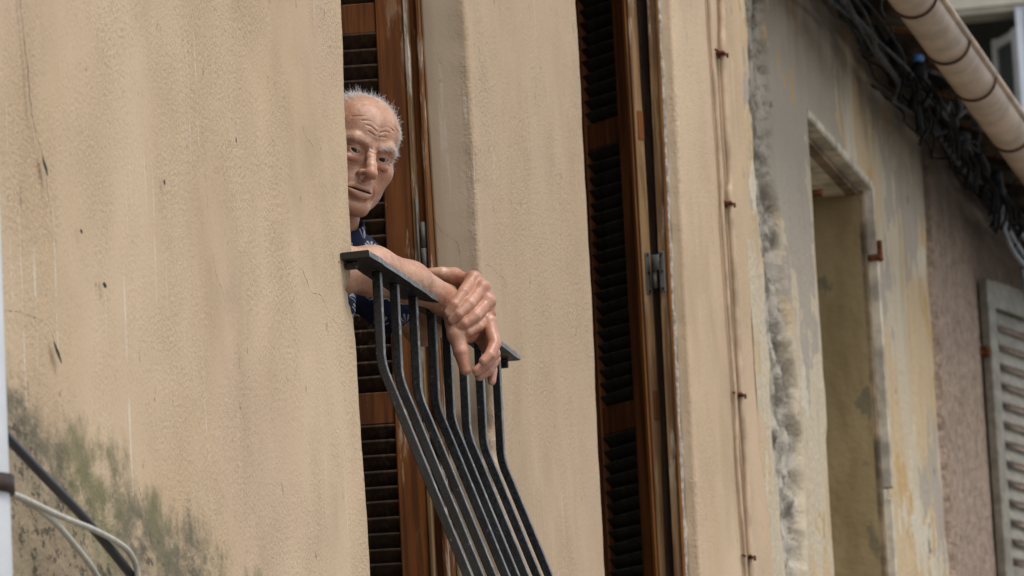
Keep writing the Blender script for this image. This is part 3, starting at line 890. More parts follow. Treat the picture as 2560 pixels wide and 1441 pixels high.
# wall with a hole: y runs to the left in the picture; opening 0.03..1.0, z 3.6..5.665
for (y0, y1, z0, z1) in ((-3.5, -.02, -3.7, 8.5), (1.05, 4.5, -3.7, 8.5), (-.02, 1.05, 5.665, 8.5), (-.02, 1.05, -3.7, 3.6)):
    MB().box((.2, (y0 + y1) / 2, (z0 + z1) / 2), (.4, y1 - y0 - .002, z1 - z0 - .002), None, .0).build('wall', cream, far)
MB().box((.62, .5, 4.6), (.02, 1.6, 2.4)).build('interior', darkin, far)
w = link('window', None, parent=far); w.empty_display_size = .1
MB().box((.05, .014, 4.63), (.06, .060, 2.06), None, .004).build('frame', whitef, w)
MB().box((.05, .53, 5.648), (.06, .97, .03), None, .004).build('frame', cream, w)
# casement swung inwards, seen edge-on
vc = Vector((.86, .51, 0)); Xc = Matrix((vc, Vector((-vc.y, vc.x, 0)), Vector((0, 0, 1)))).transposed(); Oc = Vector((.09, .05, 0))
for u in (.02, .33): MB().box(Oc + vc * u + Vector((0, 0, 4.55)), (.045, .04, 1.98), Xc, .004).build('casement', greyf, w)
for z in (5.50, 3.62): MB().box(Oc + vc * .17 + Vector((0, 0, z)), (.27, .036, .055), Xc, .004).build('casement', greyf, w)
MB().box(Oc + vc * .17 + Vector((0, 0, 4.55)), (.28, .006, 1.86), Xc).build('pane', plain('window_glass', (.05, .055, .05), .12, .5, .05), w)
# ------------------------------------------------------------------ the man: one sculpted skin surface, clothes and hair as children
class Field:
    """distance field on a grid; shapes are blended in and the surface pulled out as quads"""
    def __init__(s, lo, hi, h):
        s.lo = np.array(lo, float); s.h = h
        s.n = np.ceil((np.array(hi) - s.lo) / h).astype(int) + 1
        s.D = np.full(s.n, 1.0, np.float32)
        s.ax = [(s.lo[k] + h * np.arange(s.n[k])).astype(np.float32) for k in range(3)]
    def sub(s, lo, hi):
        a = np.clip(np.floor((np.array(lo) - s.lo) / s.h).astype(int), 0, s.n); b = np.clip(np.ceil((np.array(hi) - s.lo) / s.h).astype(int) + 1, 0, s.n)
        sl = tuple(slice(a[k], b[k]) for k in range(3))
        return sl, s.ax[0][sl[0]][:, None, None], s.ax[1][sl[1]][None, :, None], s.ax[2][sl[2]][None, None, :]
    def blend(s, sl, d, k, mode='add'):
        A = s.D[sl]
        if A.size == 0: return
        if mode == 'add':
            hh = np.clip(.5 + .5 * (A - d) / k, 0, 1); s.D[sl] = A + (d - A) * hh - k * hh * (1 - hh)
        else:                                           # carve
            hh = np.clip(.5 - .5 * (A + d) / k, 0, 1); s.D[sl] = A + (-d - A) * hh + k * hh * (1 - hh)
    def ell(s, c, r, k=.01, rot=None, mode='add'):
        c = np.array(c, float); r = np.array(r, float); m = max(r) + k + .012
        sl, X, Y, Z = s.sub(c - m, c + m); X = X - c[0]; Y = Y - c[1]; Z = Z - c[2]
        if rot is not None:
            q = np.array(rot)                            # rows: local axes
            X, Y, Z = (q[0][0] * X + q[0][1] * Y + q[0][2] * Z), (q[1][0] * X + q[1][1] * Y + q[1][2] * Z), (q[2][0] * X + q[2][1] * Y + q[2][2] * Z)
        k0 = np.sqrt((X / r[0]) ** 2 + (Y / r[1]) ** 2 + (Z / r[2]) ** 2); k1 = np.sqrt((X / r[0] ** 2) ** 2 + (Y / r[1] ** 2) ** 2 + (Z / r[2] ** 2) ** 2) + 1e-6
        s.blend(sl, (k0 * (k0 - 1) / k1).astype(np.float32), k, mode); return s
    def seg(s, X, Y, Z, a, b):
        ab = b - a; L = float(ab @ ab) + 1e-12
        t = np.clip(((X - a[0]) * ab[0] + (Y - a[1]) * ab[1] + (Z - a[2]) * ab[2]) / L, 0, 1)
        return np.sqrt((X - a[0] - t * ab[0]) ** 2 + (Y - a[1] - t * ab[1]) ** 2 + (Z - a[2] - t * ab[2]) ** 2), t
    def cone(s, a, b, ra, rb, k=.01, mode='add'):
        a = np.array(a, float); b = np.array(b, float); m = max(ra, rb) + k + .012
        sl, X, Y, Z = s.sub(np.minimum(a, b) - m, np.maximum(a, b) + m)
        d, t = s.seg(X, Y, Z, a, b)
        s.blend(sl, (d - (ra + (rb - ra) * t)).astype(np.float32), k, mode); return s
    def chain(s, P, rr, k=.01, mode='add'):
        for i in range(len(P) - 1): s.cone(P[i], P[i + 1], rr[i], rr[i + 1], k, mode)
        return s
    def groove(s, P, depth, sig):
        """positive depth scores a line into the surface, negative raises a ridge"""
        P = [np.array(p, float) for p in P]; m = 3 * sig + .006
        lo = np.min(P, 0) - m; hi = np.max(P, 0) + m
        sl, X, Y, Z = s.sub(lo, hi)
        if s.D[sl].size == 0: return s
        d = None
        for a, b in zip(P[:-1], P[1:]):
            q, _ = s.seg(X, Y, Z, a, b); d = q if d is None else np.minimum(d, q)
        s.D[sl] += (depth * np.exp(-(d / sig) ** 2)).astype(np.float32); return s
    def half(s, p, nrm):
        """cut away the side the normal points to"""
        p = np.array(p); nrm = np.array(nrm, float); nrm /= np.linalg.norm(nrm)
        d = (s.ax[0][:, None, None] - p[0]) * nrm[0] + (s.ax[1][None, :, None] - p[1]) * nrm[1] + (s.ax[2][None, None, :] - p[2]) * nrm[2]
        s.D = np.maximum(s.D, d.astype(np.float32)); return s
    def mesh(s):
        D = s.D; I = D < 0; n = s.n
        c = [I[dx:n[0] - 1 + dx, dy:n[1] - 1 + dy, dz:n[2] - 1 + dz] for dx in (0, 1) for dy in (0, 1) for dz in (0, 1)]
        any_ = c[0].copy(); all_ = c[0].copy()
        for q in c[1:]: any_ |= q; all_ &= q
        act = any_ & ~all_; ix = np.stack(np.nonzero(act), 1)
        idm = np.full(act.shape, -1, np.int32); idm[act] = np.arange(len(ix))
        acc = np.zeros((len(ix), 3)); cnt = np.zeros(len(ix))
        for ax in range(3):
            o1, o2 = [k for k in range(3) if k != ax]
            for u in (0, 1):
                for v in (0, 1):
                    a = ix.copy(); a[:, o1] += u; a[:, o2] += v; b = a.copy(); b[:, ax] += 1
                    da = D[a[:, 0], a[:, 1], a[:, 2]]; db = D[b[:, 0], b[:, 1], b[:, 2]]
                    cr = (da < 0) != (db < 0); t = np.where(cr, da / np.where(cr, da - db, 1), 0)
                    p = a.astype(float); p[:, ax] += t; acc[cr] += p[cr]; cnt[cr] += 1
        V = s.lo + s.h * acc / cnt[:, None]; Fs = []
        for ax in range(3):
            o1, o2 = (ax + 1) % 3, (ax + 2) % 3
            sa = [slice(None)] * 3; sb = [slice(None)] * 3; sa[ax] = slice(0, n[ax] - 1); sb[ax] = slice(1, n[ax])
            A = I[tuple(sa)]; B = I[tuple(sb)]; e = np.stack(np.nonzero(A != B), 1)
            ok = (e[:, o1] > 0) & (e[:, o2] > 0) & (e[:, o1] < n[o1] - 1) & (e[:, o2] < n[o2] - 1); e = e[ok]
            fl = A[e[:, 0], e[:, 1], e[:, 2]]
            q = []
            for u, v in ((-1, -1), (0, -1), (0, 0), (-1, 0)):
                w = e.copy(); w[:, o1] += u; w[:, o2] += v; q.append(idm[w[:, 0], w[:, 1], w[:, 2]])
            q = np.stack(q, 1); q[fl] = q[fl][:, ::-1]; Fs.append(q)
        F = np.vstack(Fs); return V, F[(F >= 0).all(1)]


def relax(V, F, it=2, lam=.5):
    """soften the grid steps a little"""
    e = np.vstack([F[:, [0, 1]], F[:, [1, 2]], F[:, [2, 3]], F[:, [3, 0]]]); e = np.vstack([e, e[:, ::-1]])
    deg = np.bincount(e[:, 0], minlength=len(V)).astype(float)[:, None]; deg[deg == 0] = 1
    for _ in range(it):
        for l in (lam, -lam * 1.03):
            S = np.stack([np.bincount(e[:, 0], weights=V[e[:, 1], k], minlength=len(V)) for k in range(3)], 1)
            V = V + l * (S / deg - V)
    return V


def dline(V, P):
    """distance of points to a polyline"""
    d = np.full(len(V), 9.0)
    P = [np.array(p, float) for p in P]
    if len(P) == 1: return np.linalg.norm(V - P[0], axis=1)
    for a, b in zip(P[:-1], P[1:]):
        ab = b - a; t = np.clip(((V - a) @ ab) / (ab @ ab), 0, 1); d = np.minimum(d, np.linalg.norm(V - a - t[:, None] * ab, axis=1))
    return d


def mirror(P): return [(-p[0], p[1], p[2]) for p in P]


# ---- head, in its own axes: x his left, y the way he faces, z up, origin between the ears at eye level
def curve(P, n=5): return [tuple(q) for q in spline(P, n)]
H = Field((-.098, -.125, -.235), (.098, .142, .130), .00122)
H.ell((0, -.014, .026), (.0775, .098, .0870), .02)                       # skull
H.ell((0, .030, .042), (.067, .062, .060), .03)                          # forehead
H.ell((0, .026, -.028), (.0635, .055, .070), .03)                        # mid face
H.ell((0, .030, -.078), (.047, .050, .040), .03)                         # jaw
H.ell((0, .0750, -.1075), (.0205, .018, .0170), .018)                    # chin
H.ell((0, .063, -.066), (.033, .029, .028), .018)                        # muzzle
for s_ in (-1, 1):
    H.cone((s_ * .0610, -.008, -.046), (s_ * .0230, .066, -.106), .0150, .0150, .022)   # jaw edge
    H.ell((s_ * .0400, .044, -.058), (.0235, .026, .036), .022)          # slack cheek
    H.ell((s_ * .0480, .055, -.026), (.0215, .020, .0190), .024)         # cheekbone
    H.chain([(s_ * .054, .063, .0130), (s_ * .036, .0825, .0185), (s_ * .012, .0890, .0140)], [.0085, .0092, .0076], .012)  # brow
    H.ell((s_ * .0305, .0970, -.001), (.0210, .0160, .0125), .010, None, 'carve')         # socket
    H.ell((s_ * .0165, .0930, -.004), (.0070, .0080, .0110), .007, None, 'carve')         # inner corner
    H.ell((s_ * .0315, .0760, -.0030), (.0165, .0142, .0128), .005)      # lids round the eye
    H.ell((s_ * .0310, .0805, -.0180), (.0172, .0080, .0080), .007, [[.97, s_ * .24, 0], [-s_ * .24, .97, 0], [0, 0, 1]])  # bag
    H.ell((s_ * .0760, -.006, -.012), (.0075, .0180, .0310), .006, [[.94, .34, 0], [-.34, .94, 0], [0, 0, 1]])   # ear
    H.ell((s_ * .0850, .002, -.008), (.0060, .0095, .0170), .005, None, 'carve')
    H.ell((s_ * .0800, .050, .022), (.012, .020, .022), .016, None, 'carve')              # temple
# nose
H.chain([(0, .0850, .0130), (0, .0955, -.0070), (0, .1080, -.0240), (0, .1170, -.0375)], [.0086, .0078, .0094, .0108], .008)
H.ell((0, .1165, -.0400), (.0120, .0118, .0108), .006)
for s_ in (-1, 1):
    H.chain([(s_ * .0150, .0920, -.0430), (s_ * .0142, .1010, -.0415), (s_ * .0100, .1090, -.0395)], [.0050, .0055, .0050], .006)
    H.ell((s_ * .0090, .1080, -.0485), (.0036, .0065, .0046), .0015, None, 'carve')
    H.groove(curve([(s_ * .0120, .1120, -.0335), (s_ * .0185, .1020, -.0340), (s_ * .0225, .0930, -.0420)]), .0020, .0017)
H.cone((0, .0920, -.0560), (0, .1090, -.0500), .0045, .0050, .005)
# lips: slightly parted
up = curve([(-.0255, .0800, -.0745), (-.012, .0920, -.0690), (0, .0955, -.0685), (.012, .0920, -.0690), (.0255, .0800, -.0745)])
lo_ = curve([(-.0240, .0800, -.0765), (-.012, .0915, -.0815), (0, .0945, -.0830), (.012, .0915, -.0815), (.0240, .0800, -.0765)])
slit = curve([(-.0260, .0830, -.0755), (-.012, .0965, -.0745), (0, .0995, -.0745), (.012, .0965, -.0745), (.0260, .0830, -.0755)])
H.chain(up, [.0018] * len(up), .008); H.chain(lo_, [.0024] * len(lo_), .009)
H.ell((0, .0870, -.0748), (.0265, .0200, .0017), .0015, None, 'carve')
H.groove(slit, .0016, .0018)
# lid openings
for s_ in (-1, 1):
    H.ell((s_ * .0315, .0940, -.0040), (.0148, .0130, .0043), .0016, [[.98, 0, s_ * .17], [0, 1, 0], [-s_ * .17, 0, .98]], 'carve')
    H.groove(curve([(s_ * .017, .0850, .0025), (s_ * .030, .0890, .0060), (s_ * .0470, .0780, .0020)]), .0024, .0014)       # upper lid crease
    H.groove(curve([(s_ * .0140, .0900, -.0140), (s_ * .0190, .0880, -.0220), (s_ * .0310, .0850, -.0265), (s_ * .0450, .0760, -.0215), (s_ * .0500, .0710, -.0120)]), .0024, .0018)  # under the bag
    H.groove(curve([(s_ * .0200, .0990, -.0400), (s_ * .0290, .0890, -.0570), (s_ * .0345, .0790, -.0740), (s_ * .0350, .0680, -.0920)]), .0042, .0027)  # fold from nose to mouth
    H.groove(curve([(s_ * .0300, .0790, -.0830), (s_ * .0310, .0760, -.0930), (s_ * .0280, .0770, -.1030)]), .0016, .0024)                             # marionette line
    H.groove(curve([(s_ * .0440, .0700, -.0480), (s_ * .0480, .0590, -.0680), (s_ * .0440, .0560, -.0880)]), .0026, .0026)
    H.groove(curve([(s_ * .0530, .0560, -.0350), (s_ * .0570, .0440, -.0600), (s_ * .0520, .0420, -.0800)]), .0018, .0022)
    H.groove(curve([(s_ * .0065, .0960, .0300), (s_ * .0080, .0965, .0180), (s_ * .0060, .0960, .0080)]), .0020, .0020)                                # frown
    for zz, aa in ((.035, .0), (.044, .002), (.053, .003), (.063, .003)):
        H.groove(curve([(s_ * .004, .0945, zz - .001), (s_ * .018, .0915, zz + .003 + aa), (s_ * .034, .0830, zz + .0025), (s_ * .052, .068, zz - .006)]), .0021, .0014)
    for q_ in (-.007, .0, .008):
        H.groove([(s_ * .050, .0750, -.004 + q_), (s_ * .062, .058, -.004 + q_ * 2.4)], .0020, .0015)
H.groove(curve([(-.009, .0990, .0010), (0, .1010, -.0005), (.009, .0990, .0010)]), .0018, .0016)
H.groove(curve([(-.016, .0850, -.0920), (0, .0900, -.0925), (.016, .0850, -.0920)]), .0034, .0038)       # above the chin
# neck
HEAD_Y, HEAD_R, HEAD_P, HEAD_S = R(26), R(18.0), R(4.0), 1.045
_l = CAM_R * math.cos(HEAD_Y) - CAM_B * math.sin(HEAD_Y); _fr = CAM_B * math.cos(HEAD_Y) + CAM_R * math.sin(HEAD_Y)
_q = Matrix((_l, _fr, CAM_U)).transposed()
_q = Matrix.Rotation(-HEAD_R, 3, CAM_B) @ _q @ Matrix.Rotation(HEAD_P, 3, 'X')
HM = np.array(_q); HO = np.array((.600, .1175, .3340))
w2h = lambda P: (np.array(P) - HO) @ HM / HEAD_S
NECK = np.array((.655, .196, .158))
nb = w2h(NECK)
H.cone((0, -.022, -.050), nb, .052, .058, .03)
H.cone((.012, .03, -.085), nb + np.array((.0, .03, 0)), .012, .012, .03)
HV, HF = H.mesh(); HV = relax(HV, HF, 2)

# ---- arms and hands, in the place's axes
J = {k: np.array(v) for k, v in dict(
    r_sh=(.400, .270, .180), r_el=(.352, .100, .046), r_md=(.430, .045, .050), r_m2=(.515, -.010, .036), r_wr=(.600, -.0654, .0100),
    l_sh=(.790, .1880, .1420), l_el=(.930, .0600, .0320), l_wr=(.700, -.0948, .0330)).items()}
A = Field((.285, -.205, -.185), (1.02, .30, .255), .0019)
AR = A
# right arm
A.cone(J['r_sh'], J['r_el'], .056, .046, .02)
A.chain([J['r_el'], J['r_md'], J['r_m2'], J['r_wr']], [.046, .0475, .0400, .0275], .02)
A.ell(J['r_el'] + np.array((.0, .012, -.012)), (.046, .046, .046), .02)
A.ell(J['r_wr'] + np.array((-.008, .008, -.004)), (.024, .028, .030), .015)
A.groove([(.560, -.060, -.010), (.590, -.076, -.026)], .0022, .0028)
A.groove([(.45, .030, .095), (.48, .012, .084), (.52, -.02, .072), (.575, -.058, .045)], -.0030, .0030)      # a vein
A.groove([(.50, .005, .010), (.545, -.035, .006), (.565, -.05, -.004)], -.0018, .0032)


def finger(fld, P, r, k=.0026, kn=.0):
    """round-cone chain with slight knuckles; r = radii at the joints"""
    P = [np.array(p) for p in P]
    fld.cone(P[0], P[1], r[0], r[1], k)
    fld.chain(P[1:], r[1:], .0012)
    if kn > .0003:
        for p, q in zip(P[1:-1], r[1:-1]): fld.ell(p, (q + kn,) * 3, .0020)



# right hand, hanging: palm to the viewer, thumb to the wall
rw = J['r_wr']
rk = dict(i=(.600, -.1500, -.0430), m=(.622, -.1420, -.0520), r=(.644, -.1300, -.0600), p=(.662, -.1170, -.0640))
for key, rad in (('i', .0160), ('m', .0160), ('r', .0155), ('p', .0145)):
    b = rw + np.array((.010 + .010 * 'imrp'.index(key), -.018 + .006 * 'imrp'.index(key), -.016))
    A.cone(b, rk[key], .0180, rad, .012)
A.ell((.612, -.106, -.034), (.028, .042, .032), .012)
finger(A, [rk['i'], (.5790, -.1640, -.0930), (.5610, -.1565, -.1180), (.5530, -.1450, -.1300)], [.0136, .0129, .0114, .0098])
finger(A, [rk['m'], (.6040, -.1560, -.1080), (.5830, -.1410, -.1325), (.5720, -.1260, -.1455)], [.0136, .0127, .0114, .0098])
finger(A, [rk['r'], (.6320, -.1500, -.1150), (.6130, -.1400, -.1400), (.6020, -.1240, -.1520)], [.0132, .0125, .0110, .0094])
finger(A, [rk['p'], (.6640, -.1350, -.1060), (.6570, -.1390, -.1330), (.6500, -.1380, -.1560)], [.0122, .0112, .0100, .0086])
A.cone(rw + np.array((-.006, -.012, -.014)), (.5660, -.0900, -.0680), .0225, .0205, .012)      # ball of the thumb
A.ell((.584, -.1080, -.0560), (.020, .027, .030), .012)
finger(A, [(.5670, -.0900, -.0680), (.5610, -.0975, -.1060), (.5650, -.1040, -.1430)], [.0182, .0152, .0112], .008, .0008)
A.groove([(.566, -.1010, -.0500), (.566, -.1130, -.0640), (.580, -.1220, -.0780)], .0026, .0024)
A.groove([(.580, -.1290, -.0540), (.590, -.1400, -.0700)], .0020, .0022)
D_right = A.D.copy()
# left arm: its own field, so the grip keeps a crease against the wrist it holds
A.D = np.full(A.n, 1.0, np.float32)
A.cone(J['l_sh'], J['l_el'], .056, .044, .02)
A.chain([J['l_el'], J['l_el'] * .62 + J['l_wr'] * .38 + np.array((0, 0, .010)), J['l_wr']], [.040, .042, .030], .02)
A.ell(J['l_el'] + np.array((.012, .012, -.014)), (.034, .034, .036), .02)
for q_ in (0, 1, 2): A.groove([(.895, .062 - .012 * q_, -.022 - .006 * q_), (.925, .030 - .006 * q_, -.030)], .0022, .0026)
lw = J['l_wr']
lk = dict(i=(.6120, -.1180, .0480), m=(.6080, -.1370, .0270), r=(.6090, -.1470, -.0010), p=(.6180, -.1440, -.0240))
for key, rad, off_ in (('i', .0145, (-.004, .004, .020)), ('m', .0140, (-.004, -.012, .008)), ('r', .0135, (-.004, -.016, -.008)), ('p', .0130, (-.002, -.010, -.022))):
    b = lw + np.array(off_); A.cone(b, lk[key], .0180, rad, .012)
    A.groove([b + np.array((-.010, -.016, .006)), np.array(lk[key]) + np.array((.004, -.012, .008))], -.0030, .0028)   # tendon
A.ell((.660, -.121, .012), (.036, .026, .036), .014)
fing = dict(
    i=[lk['i'], (.5700, -.1075, .0150), (.5530, -.0920, -.0105), (.5520, -.0790, -.0265)],
    m=[lk['m'], (.5640, -.1195, -.0095), (.5505, -.1010, -.0310), (.5520, -.0850, -.0420)],
    r=[lk['r'], (.5660, -.1300, -.0350), (.5530, -.1105, -.0505), (.5560, -.0955, -.0585)],
    p=[lk['p'], (.5770, -.1330, -.0545), (.5640, -.1155, -.0670), (.5650, -.1020, -.0720)])
for key, rr_ in (('i', [.0142, .0134, .0118, .0102]), ('m', [.0140, .0132, .0116, .0100]), ('r', [.0136, .0127, .0110, .0094]), ('p', [.0127, .0114, .0100, .0086])):
    finger(A, fing[key], rr_, .0024, .0)
    A.ell(np.array(lk[key]) + np.array((-.002, -.003, .003)), (.0148 if key != 'p' else .0132,) * 3, .010)            # knuckle
th = [(.6820, -.0960, .0560), (.6480, -.0720, .0660), (.6400, -.0480, .0715), (.6340, -.0270, .0745)]
A.cone(lw + np.array((-.006, .0, .014)), th[1], .0190, .0150, .012)
A.cone(np.array(lk['i']) + np.array((.012, .008, .004)), th[1], .0120, .0120, .012)
finger(A, th[1:], [.0165, .0140, .0105], .006, .0004)
for P_ in ([(.672, -.134, .030), (.650, -.146, .022), (.632, -.150, .030), (.618, -.146, .036)], [(.668, -.140, .004), (.645, -.152, .010), (.628, -.157, .006)], [(.640, -.100, .080), (.620, -.108, .066)]):
    A.groove(curve(P_), -.0016, .0022)                       # veins on the back of the hand
D_left = A.D.copy()
A.D = np.minimum(D_right, D_left)
AV, AF = A.mesh(); AV = relax(AV, AF, 2)
# coarse trunk under the shirt joins head and arms
T = Field((.30, .02, -1.05), (1.02, .75, .26), .011)
T.chain([NECK, (.63, .30, .02), (.62, .40, -.25), (.62, .44, -.52)], [.055, .115, .125, .13], .05)
T.cone(J['r_sh'], NECK + np.array((-.03, .03, -.02)), .055, .06, .04); T.cone(J['l_sh'], NECK + np.array((.03, .03, -.02)), .055, .06, .04)
TV, TF = T.mesh()

HW = HEAD_S * HV @ HM.T + HO
BV = np.vstack([HW, AV, TV]); BF = np.vstack([HF, AF + len(HW), TF + len(HW) + len(AV)])
nH, nA, nT = len(HV), len(AV), len(TV)
# where the skin is redder or nail; eye-socket and nostril shade is tinted in too
g = lambda d, s_: np.exp(-(d / s_) ** 2)
red_h = .55 * g(dline(HV, [(0, .118, -.040)]), .016) + .45 * g(dline(HV, [(.047, .075, -.035)]), .022) + .45 * g(dline(HV, [(-.047, .075, -.035)]), .022)
for s_ in (-1, 1):
    red_h += .45 * g(dline(HV, curve([(s_ * .017, .088, -.012), (s_ * .031, .089, -.019), (s_ * .045, .079, -.015)])), .0065)
    red_h += .35 * g(dline(HV, [(s_ * .0315, .09, .004)]), .010)  # reddish tint round the eyes also paints in deeper socket shade
red_h += .35 * g(dline(HV, [(0, .075, -.108)]), .02)
hole_h = np.clip(1.8 * np.maximum(g(dline(HV, [(.0092, .1085, -.0470)]), .0044), g(dline(HV, [(-.0092, .1085, -.0470)]), .0044)), 0, 1)  # nostril shade painted as a dark tint
lip_h = np.maximum(g(dline(HV, up), .0042), g(dline(HV, lo_), .0052))
red_a = .35 * (AV[:, 1] < -.075).astype(float); nail_a = np.zeros(nA)
for key, P_ in fing.items():
    red_a = np.maximum(red_a, .45 * g(dline(AV, [P_[1]]), .013)); red_a = np.maximum(red_a, .6 * g(dline(AV, [P_[3]]), .014))
palm = g(dline(AV, [(.585, -.115, -.062), (.60, -.14, -.075)]), .030); red_a = np.maximum(red_a, .85 * palm)
for P_ in (((.553, -.1455, -.1325), (.579, -.166, -.093)), ((.572, -.126, -.1455), (.604, -.156, -.108)), ((.602, -.124, -.152), (.632, -.15, -.115)), ((.65, -.138, -.156), (.664, -.135, -.106)), ((.565, -.104, -.143), (.561, -.0975, -.106))):
    red_a = np.maximum(red_a, .9 * g(dline(AV, P_), .020))
NB = Vector(CAM_B) * .0085
bdir = np.array(CAM_B)
for c_, dr in ((fing['i'][3], bdir * .0090 + np.array((0, .0035, -.003))), ((.553, -.1450, -.1300), bdir * .0060 + np.array((0, .003, -.0075))), ((.572, -.126, -.1455), bdir * .0060 + np.array((0, .003, -.0075))),
               ((.602, -.124, -.152), bdir * .0060 + np.array((0, .003, -.0070))), ((.65, -.138, -.156), bdir * .0070 + np.array((0, 0, -.005)))):
    nail_a = np.maximum(nail_a, np.clip(1.6 * g(dline(AV, [np.array(c_) + np.array(dr)]), .0050), 0, 1))
zT = np.zeros(nT)
skin_attr = dict(hole=np.concatenate([hole_h, np.zeros(nA), zT]), red=np.concatenate([red_h, red_a, zT]), lip=np.concatenate([lip_h, np.zeros(nA), zT]), nail=np.concatenate([np.zeros(nH), nail_a, zT]))


def skin_mat():
    n = NT('weathered_skin')
    a = n.noise((1, 1, 1), 60, 4, .65); b = n.noise((1, 1, 1), 22, 3, .6, off=(4, 4, 4))
    c = n.mix(n.ramp(b, .36, .66), (.560, .325, .215), (.440, .220, .138))
    c = n.mix(n.ramp(a, .52, .68, 0, .45), c, (.42, .190, .125))
    big = n.noise((1, 1, 1), 34, 4, .7, off=(1, 7, 3)); c = n.mix(n.ramp(big, .54, .66, 0, .45), c, (.66, .45, .34))
    sp = n.noise((1, 1, 1), 120, 2, .5, off=(8, 1, 2))
    c = n.mix(n.ramp(sp, .66, .72, 0, .5), c, (.20, .09, .05))
    c = n.mix(n.math('MULTIPLY', n.attr('red'), .68), c, (.52, .190, .140))
    c = n.mix(n.math('MULTIPLY', n.attr('lip'), .70), c, (.30, .125, .125))
    c = n.mix(n.math('MULTIPLY', n.attr('nail'), .85, clamp=True), c, (.62, .45, .35))
    c = n.mix(n.math('MULTIPLY', n.attr('hole'), .92), c, (.07, .028, .02))
    n.P(Base_Color=c, Roughness=n.ramp(a, .3, .7, .33, .48))
    n.set(n.b.inputs['Specular IOR Level'], .60)
    n.P(Subsurface_Weight=.18, Subsurface_Radius=(.008, .003, .0015), Subsurface_Scale=1.0)
    w = n.noise((1, 1, 1), 330, 4, .6)
    w2 = n.vor((1, 1, 1), 420)
    nb_ = n.bump(w, .0007, .4); nb_ = n.bump(w2, .0003, .4, nb_)
    w3 = n.vor((1, 1, 1), 190, 'DISTANCE_TO_EDGE'); w4 = n.noise((1, 1, 1), 90, 3, .6, off=(3, 8, 1))
    nb_ = n.bump(n.ramp(w3, 0, .2), .0004, .16, nb_); n.P(Normal=n.bump(w4, .0022, .42, nb_))
    return n.m


pm = mesh_np('person', BV, BF, True)
for k_, v_ in skin_attr.items():
    at = pm.attributes.new(k_, 'FLOAT', 'POINT'); at.data.foreach_set('value', np.clip(v_, 0, 1).astype(np.float32))
person = tag(link('person', pm, skin_mat()), 'balding elderly man in navy leaf-print shirt leaning on railing, wrist held', 'person')

# ---- eyes
def eye_mat():
    n = NT('eye'); o = n.obj(); x, y, z = n.xyz(o)
    r = n.math('SQRT', n.math('ADD', n.math('MULTIPLY', x, x), n.math('MULTIPLY', z, z)))
    c = n.mix(n.ramp(r, .0062, .0069), (.016, .012, .010), (.25, .205, .18))
    c = n.mix(n.ramp(r, .0023, .0027), (.006, .006, .006), c)
    n.P(Base_Color=c, Roughness=.22); n.set(n.b.inputs['Specular IOR Level'], .3); return n.m
em = eye_mat()
for s_ in (-1, 1):
    me = bpy.data.meshes.new('eye'); import bmesh
    bm = bmesh.new(); bmesh.ops.create_uvsphere(bm, u_segments=32, v_segments=20, radius=.0124 * HEAD_S); bm.to_mesh(me); bm.free()
    me.polygons.foreach_set('use_smooth', np.ones(len(me.polygons), dtype=bool))
    o = link('eye', me, em, person)
    c_ = HEAD_S * np.array((s_ * .0315, .0768, -.0035)) @ HM.T + HO
    gaze = (cam.matrix_world.translation - Vector(c_)).normalized()
    o.matrix_world = Matrix.Translation(Vector(c_)) @ gaze.to_track_quat('Y', 'Z').to_matrix().to_4x4()
# ---- shirt: navy cotton with pale leaf sprays
def shirt_mat():
    n = NT('leaf_print_cotton')
    x, y, z = n.xyz()
    comb = n.t.nodes.new('ShaderNodeCombineXYZ'); n.set(comb.inputs[0], n.math('MULTIPLY_ADD', x, -.22, y)); n.set(comb.inputs[1], n.math('MULTIPLY_ADD', x, .10, z))
    vo = n.t.nodes.new('ShaderNodeTexVoronoi'); vo.voronoi_dimensions = '2D'; vo.feature = 'F1'; vo.inputs['Scale'].default_value = 33; vo.inputs['Randomness'].default_value = .75
    n.set(vo.inputs['Vector'], comb.outputs[0])
    sub = n.t.nodes.new('ShaderNodeVectorMath'); sub.operation = 'SUBTRACT'
    n.set(sub.inputs[0], comb.outputs[0]); n.set(sub.inputs[1], vo.outputs['Position'])
    px, py, _ = n.xyz(sub.outputs[0])
    cr, cg, cb = n.xyz(vo.outputs['Color'])
    py = n.math('ADD', py, .007)
    ang = n.math('ADD', n.math('ARCTAN2', py, px), n.math('MULTIPLY_ADD', cr, 1.8, -.9))
    rad = n.math('SQRT', n.math('ADD', n.math('MULTIPLY', px, px), n.math('MULTIPLY', py, py)))
    ray = n.math('COSINE', n.math('MULTIPLY', n.math('SUBTRACT', ang, 1.57), 10.0))
    wid = n.math('MULTIPLY_ADD', n.math('ABSOLUTE', n.math('SUBTRACT', rad, .011)), 55.0, -.15)
    leaf = n.math('GREATER_THAN', ray, wid)
    fan = n.math('LESS_THAN', n.math('ABSOLUTE', n.math('SUBTRACT', ang, 1.57)), 1.25)
    rr_ = n.math('LESS_THAN', rad, n.math('MULTIPLY_ADD', cg, .005, .0150))
    r2 = n.math('GREATER_THAN', rad, .0028)
    f = n.math('MULTIPLY', n.math('MULTIPLY', leaf, fan), n.math('MULTIPLY', rr_, r2))
    pale = n.mix(cb, (.42, .43, .44), (.30, .33, .40))
    c = n.mix(n.math('MULTIPLY', f, .85), n.mix(n.noise((1, 1, 1), 30, 2), (.006, .010, .034), (.010, .015, .047)), pale)
    n.P(Base_Color=c, Roughness=.85); n.set(n.b.inputs['Specular IOR Level'], .25)
    n.P(Normal=n.bump(n.noise((1, 1, 1), 55, 3, .6), .004, .5))
    return n.m


